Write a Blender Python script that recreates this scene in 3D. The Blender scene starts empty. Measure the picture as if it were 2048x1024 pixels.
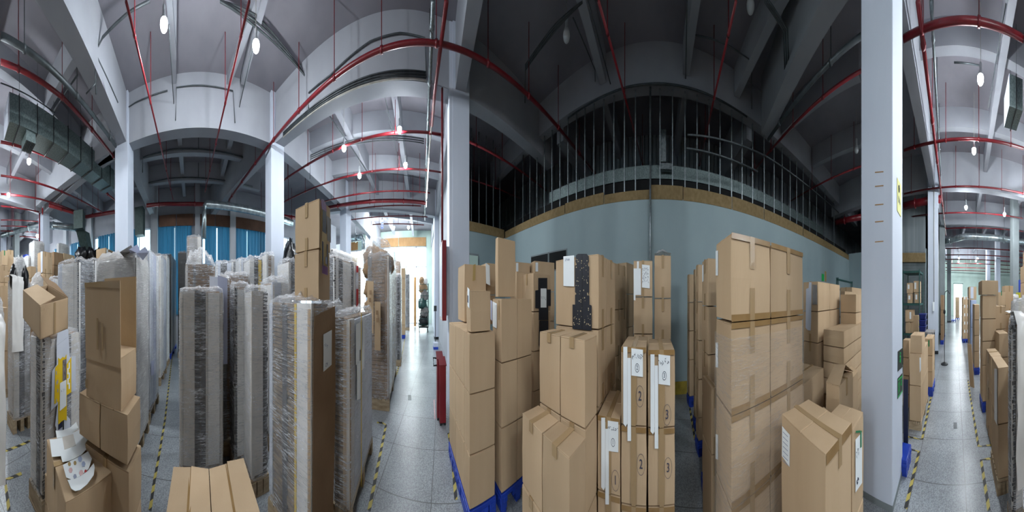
import bpy, math, random
from mathutils import Vector, Matrix, noise
random.seed(7)
C = bpy.context.scene.collection
sc = bpy.context.scene
PI = math.pi
H, KV, Y0 = 1.65, 600.0, 595.0          # eye height; vertical scale and horizon row of the panorama
K = 2*PI/2048

# ---------------------------------------------------------------- camera
cd = bpy.data.cameras.new('panorama_camera')
cam = bpy.data.objects.new('panorama_camera', cd); C.objects.link(cam)
cd.type = 'PANO'
cd.panorama_type = 'CENTRAL_CYLINDRICAL'
cd.central_cylindrical_range_u_min = -PI
cd.central_cylindrical_range_u_max = PI
cd.central_cylindrical_range_v_min = -(1024-Y0)/KV
cd.central_cylindrical_range_v_max = Y0/KV
cd.central_cylindrical_radius = 1.0
cd.clip_start = .02; cd.clip_end = 200
cam.location = (0, 0, H)
cam.rotation_euler = (PI/2, 0, -184*K)
sc.camera = cam
# ---------------------------------------------------------------- world, exposure
w = bpy.data.worlds.new('overcast_daylight'); sc.world = w; w.use_nodes = True
w.node_tree.nodes['Background'].inputs[0].default_value = (.75, .88, 1, 1)
w.node_tree.nodes['Background'].inputs[1].default_value = 1.0
sc.view_settings.view_transform = 'Standard'; sc.view_settings.look = 'None'
sc.view_settings.exposure = 0.12; sc.view_settings.gamma = 1
sc.view_settings.use_curve_mapping = False
BULB = 780.0; WINDOW = 4.5
sc.cycles.use_denoising = True
sc.cycles.max_bounces = 7; sc.cycles.diffuse_bounces = 4; sc.cycles.glossy_bounces = 3
sc.cycles.transparent_max_bounces = 16; sc.cycles.transmission_bounces = 3
sc.cycles.sample_clamp_indirect = 3.0; sc.cycles.sample_clamp_direct = 20.0
sc.cycles.caustics_reflective = False; sc.cycles.caustics_refractive = False
sc.cycles.use_adaptive_sampling = True; sc.cycles.adaptive_threshold = .03

# ---------------------------------------------------------------- measuring helpers
def az(x): return (x-840)*K
def dv(x): a = az(x); return Vector((math.sin(a), math.cos(a), 0))
def P(x, D, z=0): v = dv(x)*D; v.z = z; return v
def Z(y, D): return H+(Y0-y)/KV*D
def G(x, y, z=0): return P(x, (z-H)*KV/(Y0-y), z)
def line(A, B, x, z):                      # where the plan line A-B stands in direction x
    d = dv(x); n = Vector((d.y, -d.x, 0)); a = Vector((A[0], A[1], 0)); b = Vector((B[0], B[1], 0))
    t = -a.dot(n)/(b-a).dot(n); p = a+(b-a)*t; p.z = z; return p

# ---------------------------------------------------------------- materials
M = {}
def nt(name):
    m = bpy.data.materials.new(name); m.use_nodes = True; M[name] = m
    t = m.node_tree; return m, t, t.nodes['Principled BSDF']
def N(t, k, **kw):
    n = t.nodes.new(k)
    for a, b in kw.items(): setattr(n, a, b)
    return n
def coords(t, sc_=(1, 1, 1), rot=(0, 0, 0), gen='Object'):
    tc = N(t, 'ShaderNodeTexCoord'); mp = N(t, 'ShaderNodeMapping')
    mp.inputs['Scale'].default_value = sc_; mp.inputs['Rotation'].default_value = rot
    t.links.new(tc.outputs[gen], mp.inputs[0]); return mp.outputs[0]
def noise_n(t, vec, s, d=3, r=.5):
    n = N(t, 'ShaderNodeTexNoise'); n.inputs['Scale'].default_value = s
    n.inputs['Detail'].default_value = d; n.inputs['Roughness'].default_value = r
    t.links.new(vec, n.inputs['Vector']); return n.outputs['Fac']
def ramp(t, f, stops):
    r = N(t, 'ShaderNodeValToRGB'); e = r.color_ramp.elements
    while len(e) < len(stops): e.new(.5)
    for i, (p, c) in enumerate(stops):
        e[i].position = p; e[i].color = (*c, 1)
    t.links.new(f, r.inputs[0]); return r.outputs[0]
def bump(t, f, b, s, d=.01):
    n = N(t, 'ShaderNodeBump'); n.inputs['Strength'].default_value = s; n.inputs['Distance'].default_value = d
    t.links.new(f, n.inputs['Height']); t.links.new(n.outputs[0], b.inputs['Normal'])
def mottled(name, c, c2=None, s=3, rough=.6, metal=0, bmp=.1, bs=40, stretch=(1, 1, 1), var=0, spec=.5):
    m, t, b = nt(name); v = coords(t, stretch)
    c2 = c2 or tuple(x*.82 for x in c)
    col = ramp(t, noise_n(t, v, s, 4), [(.3, c2), (.7, c)])
    if var:
        oi = N(t, 'ShaderNodeObjectInfo'); hs = N(t, 'ShaderNodeHueSaturation')
        mr = N(t, 'ShaderNodeMapRange'); mr.inputs[3].default_value = 1-var; mr.inputs[4].default_value = 1+var
        t.links.new(oi.outputs['Random'], mr.inputs[0]); t.links.new(mr.outputs[0], hs.inputs['Value'])
        t.links.new(col, hs.inputs['Color']); col = hs.outputs[0]
    t.links.new(col, b.inputs['Base Color'])
    b.inputs['Roughness'].default_value = rough; b.inputs['Metallic'].default_value = metal
    b.inputs['Specular IOR Level'].default_value = spec
    if bmp: bump(t, noise_n(t, v, bs, 2), b, bmp)
    return m
def hexc(s):
    r = [int(s[i:i+2], 16)/255 for i in (0, 2, 4)]
    return tuple(x/12.92 if x <= .04045 else ((x+.055)/1.055)**2.4 for x in r)
mottled('cardboard', hexc('C0A788'), hexc('B2997A'), 2.2, .85, bmp=.12, bs=60, stretch=(1, 1, .2), var=.09, spec=.2)
mottled('cardboard_inner', hexc('BCA482'), hexc('AE9674'), 3, .9, spec=.2)
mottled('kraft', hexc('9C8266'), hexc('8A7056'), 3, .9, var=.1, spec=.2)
mottled('board_edge', hexc('A08866'), hexc('4C3C2E'), 22, .9, stretch=(.2, .2, 1.5), spec=.1)
mottled('dark_board', hexc('3A3634'), hexc('15151A'), 14, .6, stretch=(.3, .3, 3))
mottled('grey_board', hexc('8E8B88'), hexc('6A6765'), 6, .7, var=.1)
mottled('grey_edge', hexc('8A8F98'), hexc('4A4C52'), 25, .7, stretch=(.15, .15, 2))
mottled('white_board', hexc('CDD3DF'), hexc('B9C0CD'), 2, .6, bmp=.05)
mottled('lavender_board', hexc('B4BAD0'), hexc('A6ACC6'), 2, .6)
mottled('foam_sheet', hexc('CDC8C0'), hexc('B4AFA8'), 3, .35, bmp=.5, bs=5, var=.08)
mottled('white_foam', hexc('E8E7E4'), hexc('D6D4D0'), 3, .3, bmp=.5, bs=5)
mottled('paper', hexc('EEF3F4'), hexc('E4EAEC'), 2, .7, bmp=0)
mottled('ink', hexc('3A3F55'), hexc('30334A'), 5, .7, bmp=0)
mottled('pale_print', hexc('9AA3B8'), None, 5, .7, bmp=0)
mottled('yellow_print', hexc('E2BF10'), hexc('D6B208'), 4, .6, bmp=0)
mottled('rose_print', hexc('E2BCBC'), None, 5, .7, bmp=0)
mottled('blue_print', hexc('A9B9D8'), None, 5, .7, bmp=0)
mottled('photo_print', hexc('8C827E'), hexc('4A4648'), 30, .6, bmp=0)
mottled('purple_board', hexc('6A2270'), hexc('5C1C62'), 4, .5, bmp=0)
mottled('tan_board', hexc('B39A62'), hexc('A58C56'), 4, .6, bmp=0)
mottled('navy_board', hexc('1C2340'), hexc('141A30'), 4, .5, bmp=0)
mottled('night_board', hexc('1D212B'), hexc('14171F'), 4, .5, bmp=0)
mottled('gold_speck', hexc('D8C49A'), None, 5, .5, bmp=0)
mottled('label_red', hexc('B01820'), None, 5, .5, bmp=0)
mottled('green_tape', hexc('0F7A48'), None, 5, .4, bmp=0)
mottled('plaster', hexc('B2B6BC'), hexc('A4A8AE'), 1.2, .85, bmp=.15, bs=14, spec=.2)
mottled('beam_paint', hexc('A2A5AC'), hexc('94979E'), .9, .85, bmp=.15, bs=10, spec=.2)
mottled('ceiling_paint', hexc('908E96'), hexc('7E7C84'), .8, .9, bmp=.15, bs=9, spec=.2)
mottled('pillar_paint', hexc('CCD3E0'), hexc('BEC7D5'), 1.5, .6, bmp=.08, bs=12, stretch=(1, 1, .4))
mottled('grey_paint', hexc('7E8688'), hexc('70787A'), 1.5, .7)
mottled('partition_paint', hexc('92A3A6'), hexc('86989C'), .7, .7, bmp=.05)
mottled('particle_board', hexc('84704E'), hexc('74623F'), 12, .85)
mottled('dark_ply', hexc('6A4A38'), hexc('523626'), 3, .7)
mottled('pale_ply', hexc('B08A5C'), hexc('9A7448'), 3, .7)
mottled('black_void', hexc('101214'), hexc('08090A'), 3, .9)  # near-black colour standing in for unlit depth
mottled('corrugated_dark', hexc('8A9296'), hexc('747C80'), 2, .7, stretch=(3, 3, .1))
mottled('galvanised', hexc('98A0A2'), hexc('6E787C'), 22, .38, metal=.75, bmp=.05)
mottled('duct_metal', hexc('7E8C8C'), hexc('5A6868'), 30, .45, metal=.6, bmp=.05)
mottled('dark_duct', hexc('3C4C4A'), hexc('2C3A38'), 12, .5, metal=.3)
mottled('bright_duct', hexc('C8D2D4'), hexc('8C989C'), 6, .25, metal=.85, bmp=.25, bs=6)
mottled('conduit_grey', hexc('50565A'), hexc('3E4446'), 6, .45, metal=.3)
mottled('cable_white', hexc('B8B6AE'), hexc('98968E'), 6, .5)
mottled('red_paint', hexc('741820'), hexc('5E1119'), 5, .32, bmp=.03)
mottled('red_box', hexc('7E1A24'), hexc('6C141E'), 3, .35, bmp=.03)
mottled('steel_dark', hexc('2A2E30'), hexc('1C1E20'), 6, .5, metal=.4)
mottled('rack_green', hexc('24524E'), hexc('1C403C'), 6, .5)
mottled('blue_plastic', hexc('1F42B0'), hexc('1A3898'), 4, .4, bmp=.05)
mottled('blue_bin', hexc('202E78'), hexc('182260'), 4, .35)
mottled('pallet_wood', hexc('B8A68A'), hexc('8E7A60'), 4, .85, stretch=(1, 1, 6))
mottled('black_bag', hexc('14161A'), hexc('08090C'), 6, .3, bmp=.5, bs=8)
mottled('yellow_paint', hexc('B9A23A'), hexc('8C7A2A'), 6, .7)
mottled('sign_yellow', hexc('C9C63A'), hexc('BDBA34'), 3, .5, bmp=0)
mottled('sign_green', hexc('22C05A'), None, 3, .4, bmp=0)
mottled('sign_black', hexc('0C1E18'), None, 3, .4, bmp=0)
mottled('sign_blue', hexc('1E4AA8'), None, 3, .4, bmp=0)
mottled('bulb_socket', hexc('C8CCD0'), None, 3, .4)
mottled('clear_tape_edge', hexc('9C7E54'), hexc('8A6C44'), 6, .18, bmp=.15, bs=12)
mottled('shutter_metal', hexc('5A6264'), hexc('4C5456'), 3, .5, metal=.4)
mottled('curtain_blue', hexc('2E86B8'), hexc('1F6E9E'), 3, .9, stretch=(6, 6, .2))

def tape_mat():
    m, t, b = nt('brown_tape'); v = coords(t)
    b.inputs['Base Color'].default_value = (*hexc('A48A66'), 1); b.inputs['Roughness'].default_value = .22
    bump(t, noise_n(t, v, 14, 3), b, .25)
tape_mat()
def film_mat(name, base, hi, tint, rough=.14, fine=1.0):
    """clear film: mostly see-through, with milky folds and fine stretched creases, their glints painted in as white streaks"""
    m, t, b = nt(name)
    b.inputs['Base Color'].default_value = (*tint, 1); b.inputs['Roughness'].default_value = rough
    b.inputs['Specular IOR Level'].default_value = 1.0
    def ridge(sc_, rot, scale, width):
        v = coords(t, sc_, rot); n = noise_n(t, v, scale, 3, .55)
        a = N(t, 'ShaderNodeMath', operation='SUBTRACT'); t.links.new(n, a.inputs[0]); a.inputs[1].default_value = .5
        c = N(t, 'ShaderNodeMath', operation='ABSOLUTE'); t.links.new(a.outputs[0], c.inputs[0])
        r = N(t, 'ShaderNodeMapRange'); r.inputs[1].default_value = 0; r.inputs[2].default_value = width
        r.inputs[3].default_value = 1; r.inputs[4].default_value = 0; t.links.new(c.outputs[0], r.inputs[0]); return r.outputs[0]
    r1 = ridge((.5, .5, 9), (.22, .16, 0), 4.2, .022*fine); r2 = ridge((.5, .5, 14), (-.3, .2, 0), 5, .018*fine)  # thin ridges whiten the film to paint the crease glints
    msk = ramp(t, noise_n(t, coords(t), 3.1, 2), [(.4, (.12, .12, .12)), (.58, (1, 1, 1))])
    mx = N(t, 'ShaderNodeMath', operation='MAXIMUM'); t.links.new(r1, mx.inputs[0]); t.links.new(r2, mx.inputs[1])
    mm = N(t, 'ShaderNodeMath', operation='MULTIPLY'); t.links.new(mx.outputs[0], mm.inputs[0]); t.links.new(msk, mm.inputs[1])
    soft = noise_n(t, coords(t, (1, 1, 1.6)), 4, 2)
    sm = N(t, 'ShaderNodeMath', operation='MULTIPLY_ADD'); t.links.new(mx.outputs[0], sm.inputs[0]); sm.inputs[1].default_value = .25; t.links.new(soft, sm.inputs[2])
    bump(t, sm.outputs[0], b, .6, .05)
    fo = N(t, 'ShaderNodeMath', operation='MULTIPLY_ADD'); fo.use_clamp = True
    t.links.new(mm.outputs[0], fo.inputs[0]); fo.inputs[1].default_value = hi; fo.inputs[2].default_value = base
    lw = N(t, 'ShaderNodeLayerWeight'); lw.inputs[0].default_value = .25
    ad = N(t, 'ShaderNodeMath', operation='MULTIPLY_ADD'); ad.use_clamp = True
    t.links.new(lw.outputs['Facing'], ad.inputs[0]); ad.inputs[1].default_value = .3; t.links.new(fo.outputs[0], ad.inputs[2])
    tr = N(t, 'ShaderNodeBsdfTransparent'); ms = N(t, 'ShaderNodeMixShader')
    t.links.new(ad.outputs[0], ms.inputs[0]); t.links.new(tr.outputs[0], ms.inputs[1]); t.links.new(b.outputs[0], ms.inputs[2])
    t.links.new(ms.outputs[0], t.nodes['Material Output'].inputs[0])
film_mat('stretch_film', .13, .95, hexc('F0F3F8'))
film_mat('thick_film', .42, .5, hexc('E4E4E4'), .2, 1.6)
film_mat('thin_film', .05, .3, hexc('E4E0DA'))
def emis(name, col, s):
    m, t, b = nt(name)
    b.inputs['Base Color'].default_value = (*col, 1)
    b.inputs['Emission Color'].default_value = (*col, 1); b.inputs['Emission Strength'].default_value = s
emis('bulb_glow', (.89, .95, 1), BULB)
emis('daylight_pane', (.86, 1, .98), WINDOW)
emis('window_pane', (.7, .95, 1), 2.2)
emis('tube_glow', (.9, .97, 1), 6)
def floor_mat():
    m, t, b = nt('terrazzo'); v = coords(t)
    vo = N(t, 'ShaderNodeTexVoronoi'); vo.inputs['Scale'].default_value = 90; t.links.new(v, vo.inputs['Vector'])
    chips = ramp(t, vo.outputs['Color'], [(.25, hexc('9A9DA0')), (.5, hexc('B4B8BC')), (.8, hexc('CACED0'))])
    mot = ramp(t, noise_n(t, v, .9, 4), [(.3, hexc('B8BCC0')), (.7, hexc('E2E6E8'))])
    mu = N(t, 'ShaderNodeMix', data_type='RGBA', blend_type='MULTIPLY'); mu.inputs[0].default_value = 1
    t.links.new(chips, mu.inputs[6]); t.links.new(mot, mu.inputs[7])
    br = N(t, 'ShaderNodeTexBrick'); br.offset = 0; br.squash = 1
    v2 = coords(t, (1, 1, 1), (0, 0, math.radians(8)))
    v2.node.inputs['Location'].default_value = (.17, .12, 0)
    t.links.new(v2, br.inputs['Vector']); br.inputs['Scale'].default_value = 1
    for k, val in (('Brick Width', .84), ('Row Height', .84), ('Mortar Size', .006), ('Mortar Smooth', .2)): br.inputs[k].default_value = val
    m2 = N(t, 'ShaderNodeMix', data_type='RGBA'); t.links.new(br.outputs['Fac'], m2.inputs[0])
    t.links.new(mu.outputs[2], m2.inputs[6]); m2.inputs[7].default_value = (*hexc('5A5C5C'), 1)
    t.links.new(m2.outputs[2], b.inputs['Base Color'])
    rr = N(t, 'ShaderNodeMapRange'); t.links.new(noise_n(t, v, 2.5), rr.inputs[0]); rr.inputs[3].default_value = .22; rr.inputs[4].default_value = .42
    t.links.new(rr.outputs[0], b.inputs['Roughness'])
floor_mat()
def hazard_mat():
    m, t, b = nt('hazard_tape'); tc = N(t, 'ShaderNodeUVMap')
    wv = N(t, 'ShaderNodeTexWave'); wv.bands_direction = 'DIAGONAL'; wv.inputs['Scale'].default_value = 1
    mp = N(t, 'ShaderNodeMapping'); mp.inputs['Scale'].default_value = (1, 1, 1)
    t.links.new(tc.outputs[0], mp.inputs[0]); t.links.new(mp.outputs[0], wv.inputs[0])
    c = ramp(t, wv.outputs['Fac'], [(.48, hexc('2A2A28')), (.52, hexc('B5A552'))])
    t.links.new(c, b.inputs['Base Color']); b.inputs['Roughness'].default_value = .6
hazard_mat()

# ---------------------------------------------------------------- mesh helpers
class MB:
    def __init__(s): s.v = []; s.f = []
    def add(s, vs, fs):
        o = len(s.v); s.v += [Vector(v) for v in vs]; s.f += [tuple(i+o for i in f) for f in fs]
    def hexa(s, b, t):                       # 4 bottom + 4 top points
        s.add(list(b)+list(t), [(3, 2, 1, 0), (4, 5, 6, 7), (0, 1, 5, 4), (1, 2, 6, 5), (2, 3, 7, 6), (3, 0, 4, 7)])
    def box(s, x0, x1, y0, y1, z0, z1, mat=None):
        b = [Vector(p) for p in ((x0, y0, z0), (x1, y0, z0), (x1, y1, z0), (x0, y1, z0))]
        t = [Vector((p.x, p.y, z1)) for p in b]
        if mat is not None: b = [mat@p for p in b]; t = [mat@p for p in t]
        s.hexa(b, t)
    def bar(s, a, b, w, z0, z1):             # straight bar along plan line a-b
        a = Vector((a[0], a[1], 0)); b = Vector((b[0], b[1], 0)); d = (b-a).normalized(); n = Vector((-d.y, d.x, 0))*w/2
        q = [a-n, b-n, b+n, a+n]
        s.hexa([p+Vector((0, 0, z0)) for p in q], [p+Vector((0, 0, z1)) for p in q])
    def tube(s, pts, r, n=8, cap=True):
        pts = [Vector(p) for p in pts]; rings = []
        up = None
        for i, p in enumerate(pts):
            d = (pts[min(i+1, len(pts)-1)]-pts[max(i-1, 0)]).normalized()
            ref = Vector((0, 0, 1)) if abs(d.z) < .9 else Vector((1, 0, 0))
            a = d.cross(ref).normalized(); b = d.cross(a)
            k = r[i] if isinstance(r, (list, tuple)) else r
            rings.append([p+(a*math.cos(2*PI*j/n)+b*math.sin(2*PI*j/n))*k for j in range(n)])
        o = [v for g in rings for v in g]; f = []
        for i in range(len(pts)-1):
            for j in range(n):
                f.append((i*n+j, i*n+(j+1) % n, (i+1)*n+(j+1) % n, (i+1)*n+j))
        if cap: f += [tuple(range(n-1, -1, -1)), tuple(range((len(pts)-1)*n, len(pts)*n))]
        s.add(o, f)
    def lathe(s, c, prof, n=16):
        pts = [Vector((c[0], c[1], c[2]+z)) for r, z in prof]
        o = []; f = []
        for (r, z) in prof:
            for j in range(n): o.append(Vector((c[0]+r*math.cos(2*PI*j/n), c[1]+r*math.sin(2*PI*j/n), c[2]+z)))
        for i in range(len(prof)-1):
            for j in range(n): f.append((i*n+j, i*n+(j+1) % n, (i+1)*n+(j+1) % n, (i+1)*n+j))
        f += [tuple(range(n-1, -1, -1)), tuple(range((len(prof)-1)*n, len(prof)*n))]
        s.add(o, f)
    def prism(s, pts, off):                  # flat polygon pts given thickness vector off
        n = len(pts); q = [Vector(p)+off for p in pts]
        s.add(list(pts)+q, [tuple(range(n-1, -1, -1)), tuple(range(n, 2*n))]+[(i, (i+1) % n, n+(i+1) % n, n+i) for i in range(n)])
MATX = {}
def root_of(o):
    while o.parent: o = o.parent
    return o
def mk(name, mb, mat, parent=None, mx=None, smooth=False, bevel=0):
    """link a mesh; the points are world points, stored relative to the thing's own origin"""
    me = bpy.data.meshes.new(name)
    if parent is not None: inv = MATX.get(root_of(parent).name, Matrix()).inverted()
    else: inv = mx.inverted() if mx is not None else Matrix()
    me.from_pydata([inv@v for v in mb.v], [], mb.f); me.update()
    o = bpy.data.objects.new(name, me); C.objects.link(o)
    me.materials.append(M[mat])
    if smooth:
        for p in me.polygons: p.use_smooth = True
    if bevel:
        md = o.modifiers.new('edge', 'BEVEL'); md.width = bevel; md.segments = 2; md.limit_method = 'ANGLE'
    if parent is not None: o.parent = parent
    elif mx is not None:
        o.matrix_basis = mx; MATX[o.name] = mx.copy()
    return o
def tag(o, label, cat, group=None, kind=None):
    if label: o['label'] = label
    if cat: o['category'] = cat
    if group: o['group'] = group
    if kind: o['kind'] = kind
    return o
def empty(name, loc, label, cat, group=None, az_=None):
    o = bpy.data.objects.new(name, None); C.objects.link(o); o.empty_display_size = .1
    mx = Matrix.Translation(Vector(loc))
    if az_ is not None: mx = mx@Matrix.Rotation(PI/2-az_, 4, 'Z')
    o.matrix_basis = mx; MATX[o.name] = mx.copy()
    return tag(o, label, cat, group)
def centred(mb):
    xs = [v.x for v in mb.v]; ys = [v.y for v in mb.v]; zs = [v.z for v in mb.v]
    return Matrix.Translation(((min(xs)+max(xs))/2, (min(ys)+max(ys))/2, min(zs)))
def solo(name, mb, mat, label, cat, group=None, **kw):
    return tag(mk(name, mb, mat, mx=centred(mb), **kw), label, cat, group)
def struct(name, mb, mat, label=None, **kw):
    o = mk(name, mb, mat, **kw); o['kind'] = 'structure'
    if label: o['label'] = label
    return o
# ---------------------------------------------------------------- measured upright blocks (cartons, loads)
class Blk:
    """near corner seen in direction x0 at distance D; one side runs off towards direction v until x1,
    the other at a right angle (towards v-512) until x2"""
    def __init__(s, x0, x1, x2, D, v, L1=None, L2=None):
        s.D = D; s.a0 = az(x0); s.c = P(x0, D); s.d1 = dv(v); s.d2 = dv(v-512); s.v = v
        s.L1 = L1 if L1 else s.reach(x1, s.d1, az(v))
        s.L2 = L2 if L2 else s.reach(x2, s.d2, az(v-512))
        s.L1 = max(.08, min(abs(s.L1), 2.2)); s.L2 = max(.08, min(abs(s.L2), 2.2))
        ctr = s.c+s.d1*s.L1/2+s.d2*s.L2/2
        s.mx = Matrix.Translation(ctr)@Matrix.Rotation(PI/2-az(v), 4, 'Z')
    def reach(s, x, d, b):
        t = az(x); return s.D*math.sin(t-s.a0)/math.sin(b-t)
    def at(s, face, x, y, off=0):            # point of the face seen at pixel x, y
        d, b, n = (s.d1, az(s.v), -s.d2) if face == 'F' else (s.d2, az(s.v-512), -s.d1)
        L = s.reach(x, d, b); p = s.c+d*L; p.z = Z(y, math.hypot(p.x, p.y)); return p+n*off
    def uv(s, face, u, z, off=0):            # point at u metres from the near corner, height z
        d, n = (s.d1, -s.d2) if face == 'F' else (s.d2, -s.d1)
        p = s.c+d*u+n*off; p.z = z; return p
    def n(s, face): return -s.d2 if face == 'F' else -s.d1
    def m(s, z): return Matrix.Translation((0, 0, z))@s.mx
def poly(b, face, pts, mat, name, parent, off=.004, th=.002):
    mb = MB(); q = [b.at(face, x, y, off) for x, y in pts]
    mb.prism(q, b.n(face)*th); return mk(name, mb, mat, parent)
def carton_mesh(b, z0, z1, seed, open_top=False):
    r = random.Random(seed); mb = MB(); a, c = b.L1/2, b.L2/2; h = z1-z0
    m = b.m(z0); g = .003; j = lambda: r.uniform(-.003, .003)
    bl = [Vector((x, y, g)) for x, y in ((-a+g, -c+g), (a-g, -c+g), (a-g, c-g), (-a+g, c-g))]
    # walls carried by three rings so that the sides belly out slightly
    rings = [bl, [Vector((p.x*1.0+j()+math.copysign(.003, p.x), p.y+j()+math.copysign(.003, p.y), h*.5)) for p in bl],
             [Vector((p.x+j(), p.y+j(), h-.006)) for p in bl]]
    vs = [m@p for q in rings for p in q]
    fs = [(3, 2, 1, 0), (8, 9, 10, 11)]
    for k in (0, 4):
        for i in range(4): fs.append((k+i, k+(i+1) % 4, k+4+(i+1) % 4, k+4+i))
    mb.add(vs, fs)
    # two top flaps meeting over the seam
    rt = rings[2]
    for sgn in (-1, 1):
        y0, y1 = (-c+g, -.0025) if sgn < 0 else (.0025, c-g)
        zz = h-.006+.001; lift = r.uniform(0, .004)
        q = [(-a+g, y0), (a-g, y0), (a-g, y1), (-a+g, y1)]
        hb = [m@Vector((x, y, zz-.002)) for x, y in q]
        ht = [m@Vector((x, y, zz+.005+(lift if abs(y) < .01 else 0))) for x, y in q]
        mb.hexa(hb, ht)
    return mb
def carton_tape(b, z0, z1, o, ax='F', w=.05, low=True):
    """one strip over the top seam turning down at both ends, and a short strip coming up from below on the near side"""
    a, c = b.L1/2, b.L2/2; h = z1-z0; m = b.m(z0); dn = min(.13, h*.3) if low else .05; e = .0062; w = min(w, a*.5, c*.5)/2; E = a if ax == 'L' else c
    prof = [(-E-e, h-dn), (-E-e, h+.0045), (E+e, h+.0045), (E+e, h-dn), (E+.002, h-dn), (E+.002, h+.001), (-E-.002, h+.001), (-E-.002, h-dn)]
    def pt(s, z, t): return m@(Vector((s, t, z)) if ax == 'L' else Vector((t, s, z)))
    vs = [pt(s, z, -w) for s, z in prof]+[pt(s, z, w) for s, z in prof]; n = 8
    mb = MB(); mb.add(vs, [(i, (i+1) % n, n+(i+1) % n, n+i) for i in range(n)]+[(0, 7, 6, 1), (1, 6, 5, 2), (2, 5, 4, 3)]+[(n, n+1, n+6, n+7), (n+1, n+2, n+5, n+6), (n+2, n+3, n+4, n+5)])
    mk('packing_tape', mb, 'brown_tape', o)
    if low and h > .2:
        mb = MB(); q = sorted((-E-e, -E-.002))
        if ax == 'L': mb.box(q[0], q[1], -w, w, .003, dn*.9, m)
        else: mb.box(-w, w, q[0], q[1], .003, dn*.9, m)
        mk('packing_tape', mb, 'brown_tape', o)
ORD = ['topmost', 'second from top', 'third from top', 'fourth from top', 'fifth from top', 'sixth from top', 'seventh from top', 'eighth from top', 'ninth from top', 'tenth from top', 'lowest']
NC = [0]
def carton(b, z0, z1, label, group=None, tape='F', mat='cardboard', tilt=0, name='carton'):
    NC[0] += 1
    z0 += .001; z1 -= .004
    mb = carton_mesh(b, z0, z1, NC[0])
    o = mk(name, mb, mat, mx=b.m(z0), bevel=.005)
    tag(o, label, 'carton', group)
    if tape: carton_tape(b, z0, z1, o, tape[0], w=.042 if tape != 'Lt' else .05, low=len(tape) == 1)
    return o
def stack(desc, x0, x1, x2, D, v, ys, tape='F', L1=None, L2=None, group=None, kind='brown carton', mat='cardboard', split=None, pal=None, ord0=0, down=None):
    """ys: rows of the carton edges at the near corner, top first. down: extend to that height with equal cartons"""
    zs = [Z(y, D) for y in ys]
    if down == .15 and not pal: down = .02
    if down is not None:
        h = (zs[0]-zs[-1])/(len(zs)-1)
        while zs[-1]-h*.5 > down: zs.append(zs[-1]-h if zs[-1]-h*1.4 > down else down)
        zs[-1] = down
    full = Blk(x0, x1, x2, D, v, L1, L2); res = []
    cols = [(full, '')]
    if split:                               # split the side towards v at directions given
        xs = [x0]+split+[x1]; cols = []
        for i in range(len(xs)-1):
            u0 = full.reach(xs[i], full.d1, az(v)) if i else 0; u1 = full.reach(xs[i+1], full.d1, az(v))
            p = full.c+full.d1*u0; Dn = math.hypot(p.x, p.y)
            q = Blk(xs[i], x1, x2, Dn, v, u1-u0-.004, full.L2)
            cols.append((q, (', nearer column' if i == 0 else ', farther column')))
    for q, cn in cols:
        for i in range(len(zs)-1):
            k = i+ord0; r = random.Random(len(C.objects)); jx = r.uniform(-.004, .004)
            lab = f"{kind}, {ORD[min(k, 10)]} {desc}{cn}" if len(zs) > 2 else f"{kind} {desc}{cn}"
            o = carton(q, zs[i+1]+.0005, zs[i]-.0005, lab, group, tape, mat); res.append((o, q, zs[i+1], zs[i]))
    if pal:
        pallet(full, 0, zs[-1]-.001, pal[0], pal[1])
    return res
def pallet(b, z0, z1, kind, label, grow=.012):
    h = z1-z0; a, c = b.L1/2+grow, b.L2/2+grow; m = b.m(z0)
    r = empty('pallet', m.translation, label, 'pallet', 'pallets under the stacks'); MATX[r.name] = m; r.matrix_basis = m
    if kind == 'blue':
        mb = MB(); mb.box(-a, a, -c, c, h-.035, h, m)
        for i in range(-1, 2): mb.box(i*(a-.05)-.04, i*(a-.05)+.04, -c, c, 0, .03, m)
        for i in range(4):
            x = -a+(i+.5)*2*a/4; mb.box(x-.03, x+.03, -c-.008, -c+.02, h-.07, h-.03, m)
            y = -c+(i+.5)*2*c/4; mb.box(-a-.008, -a+.02, y-.03, y+.03, h-.07, h-.03, m)
        mk('deck', mb, 'blue_plastic', r, bevel=.006)
        for i in (-1, 0, 1):
            for j in (-1, 0, 1):
                f = MB(); x, y = i*(a-.05), j*(c-.05); f.box(x-.05, x+.05, y-.05, y+.05, .03, h-.03, m); mk('foot', f, 'blue_plastic', r, bevel=.006)
    else:
        nb = 6
        for i in range(nb):
            mb = MB(); y = -c+(i+.5)*2*c/nb; mb.box(-a, a, y-c/nb*.8, y+c/nb*.8, h-.022, h, m); mk('deck_board', mb, 'pallet_wood', r)
        for i in (-1, 0, 1):
            mb = MB(); x = i*(a-.045); mb.box(x-.045, x+.045, -c, c, .02, h-.022, m)
            mk('stringer', mb, 'pallet_wood', r)
            mb = MB(); mb.box(x-.05, x+.05, -c, c, 0, .02, m); mk('bottom_board', mb, 'pallet_wood', r)
    return r

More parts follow.
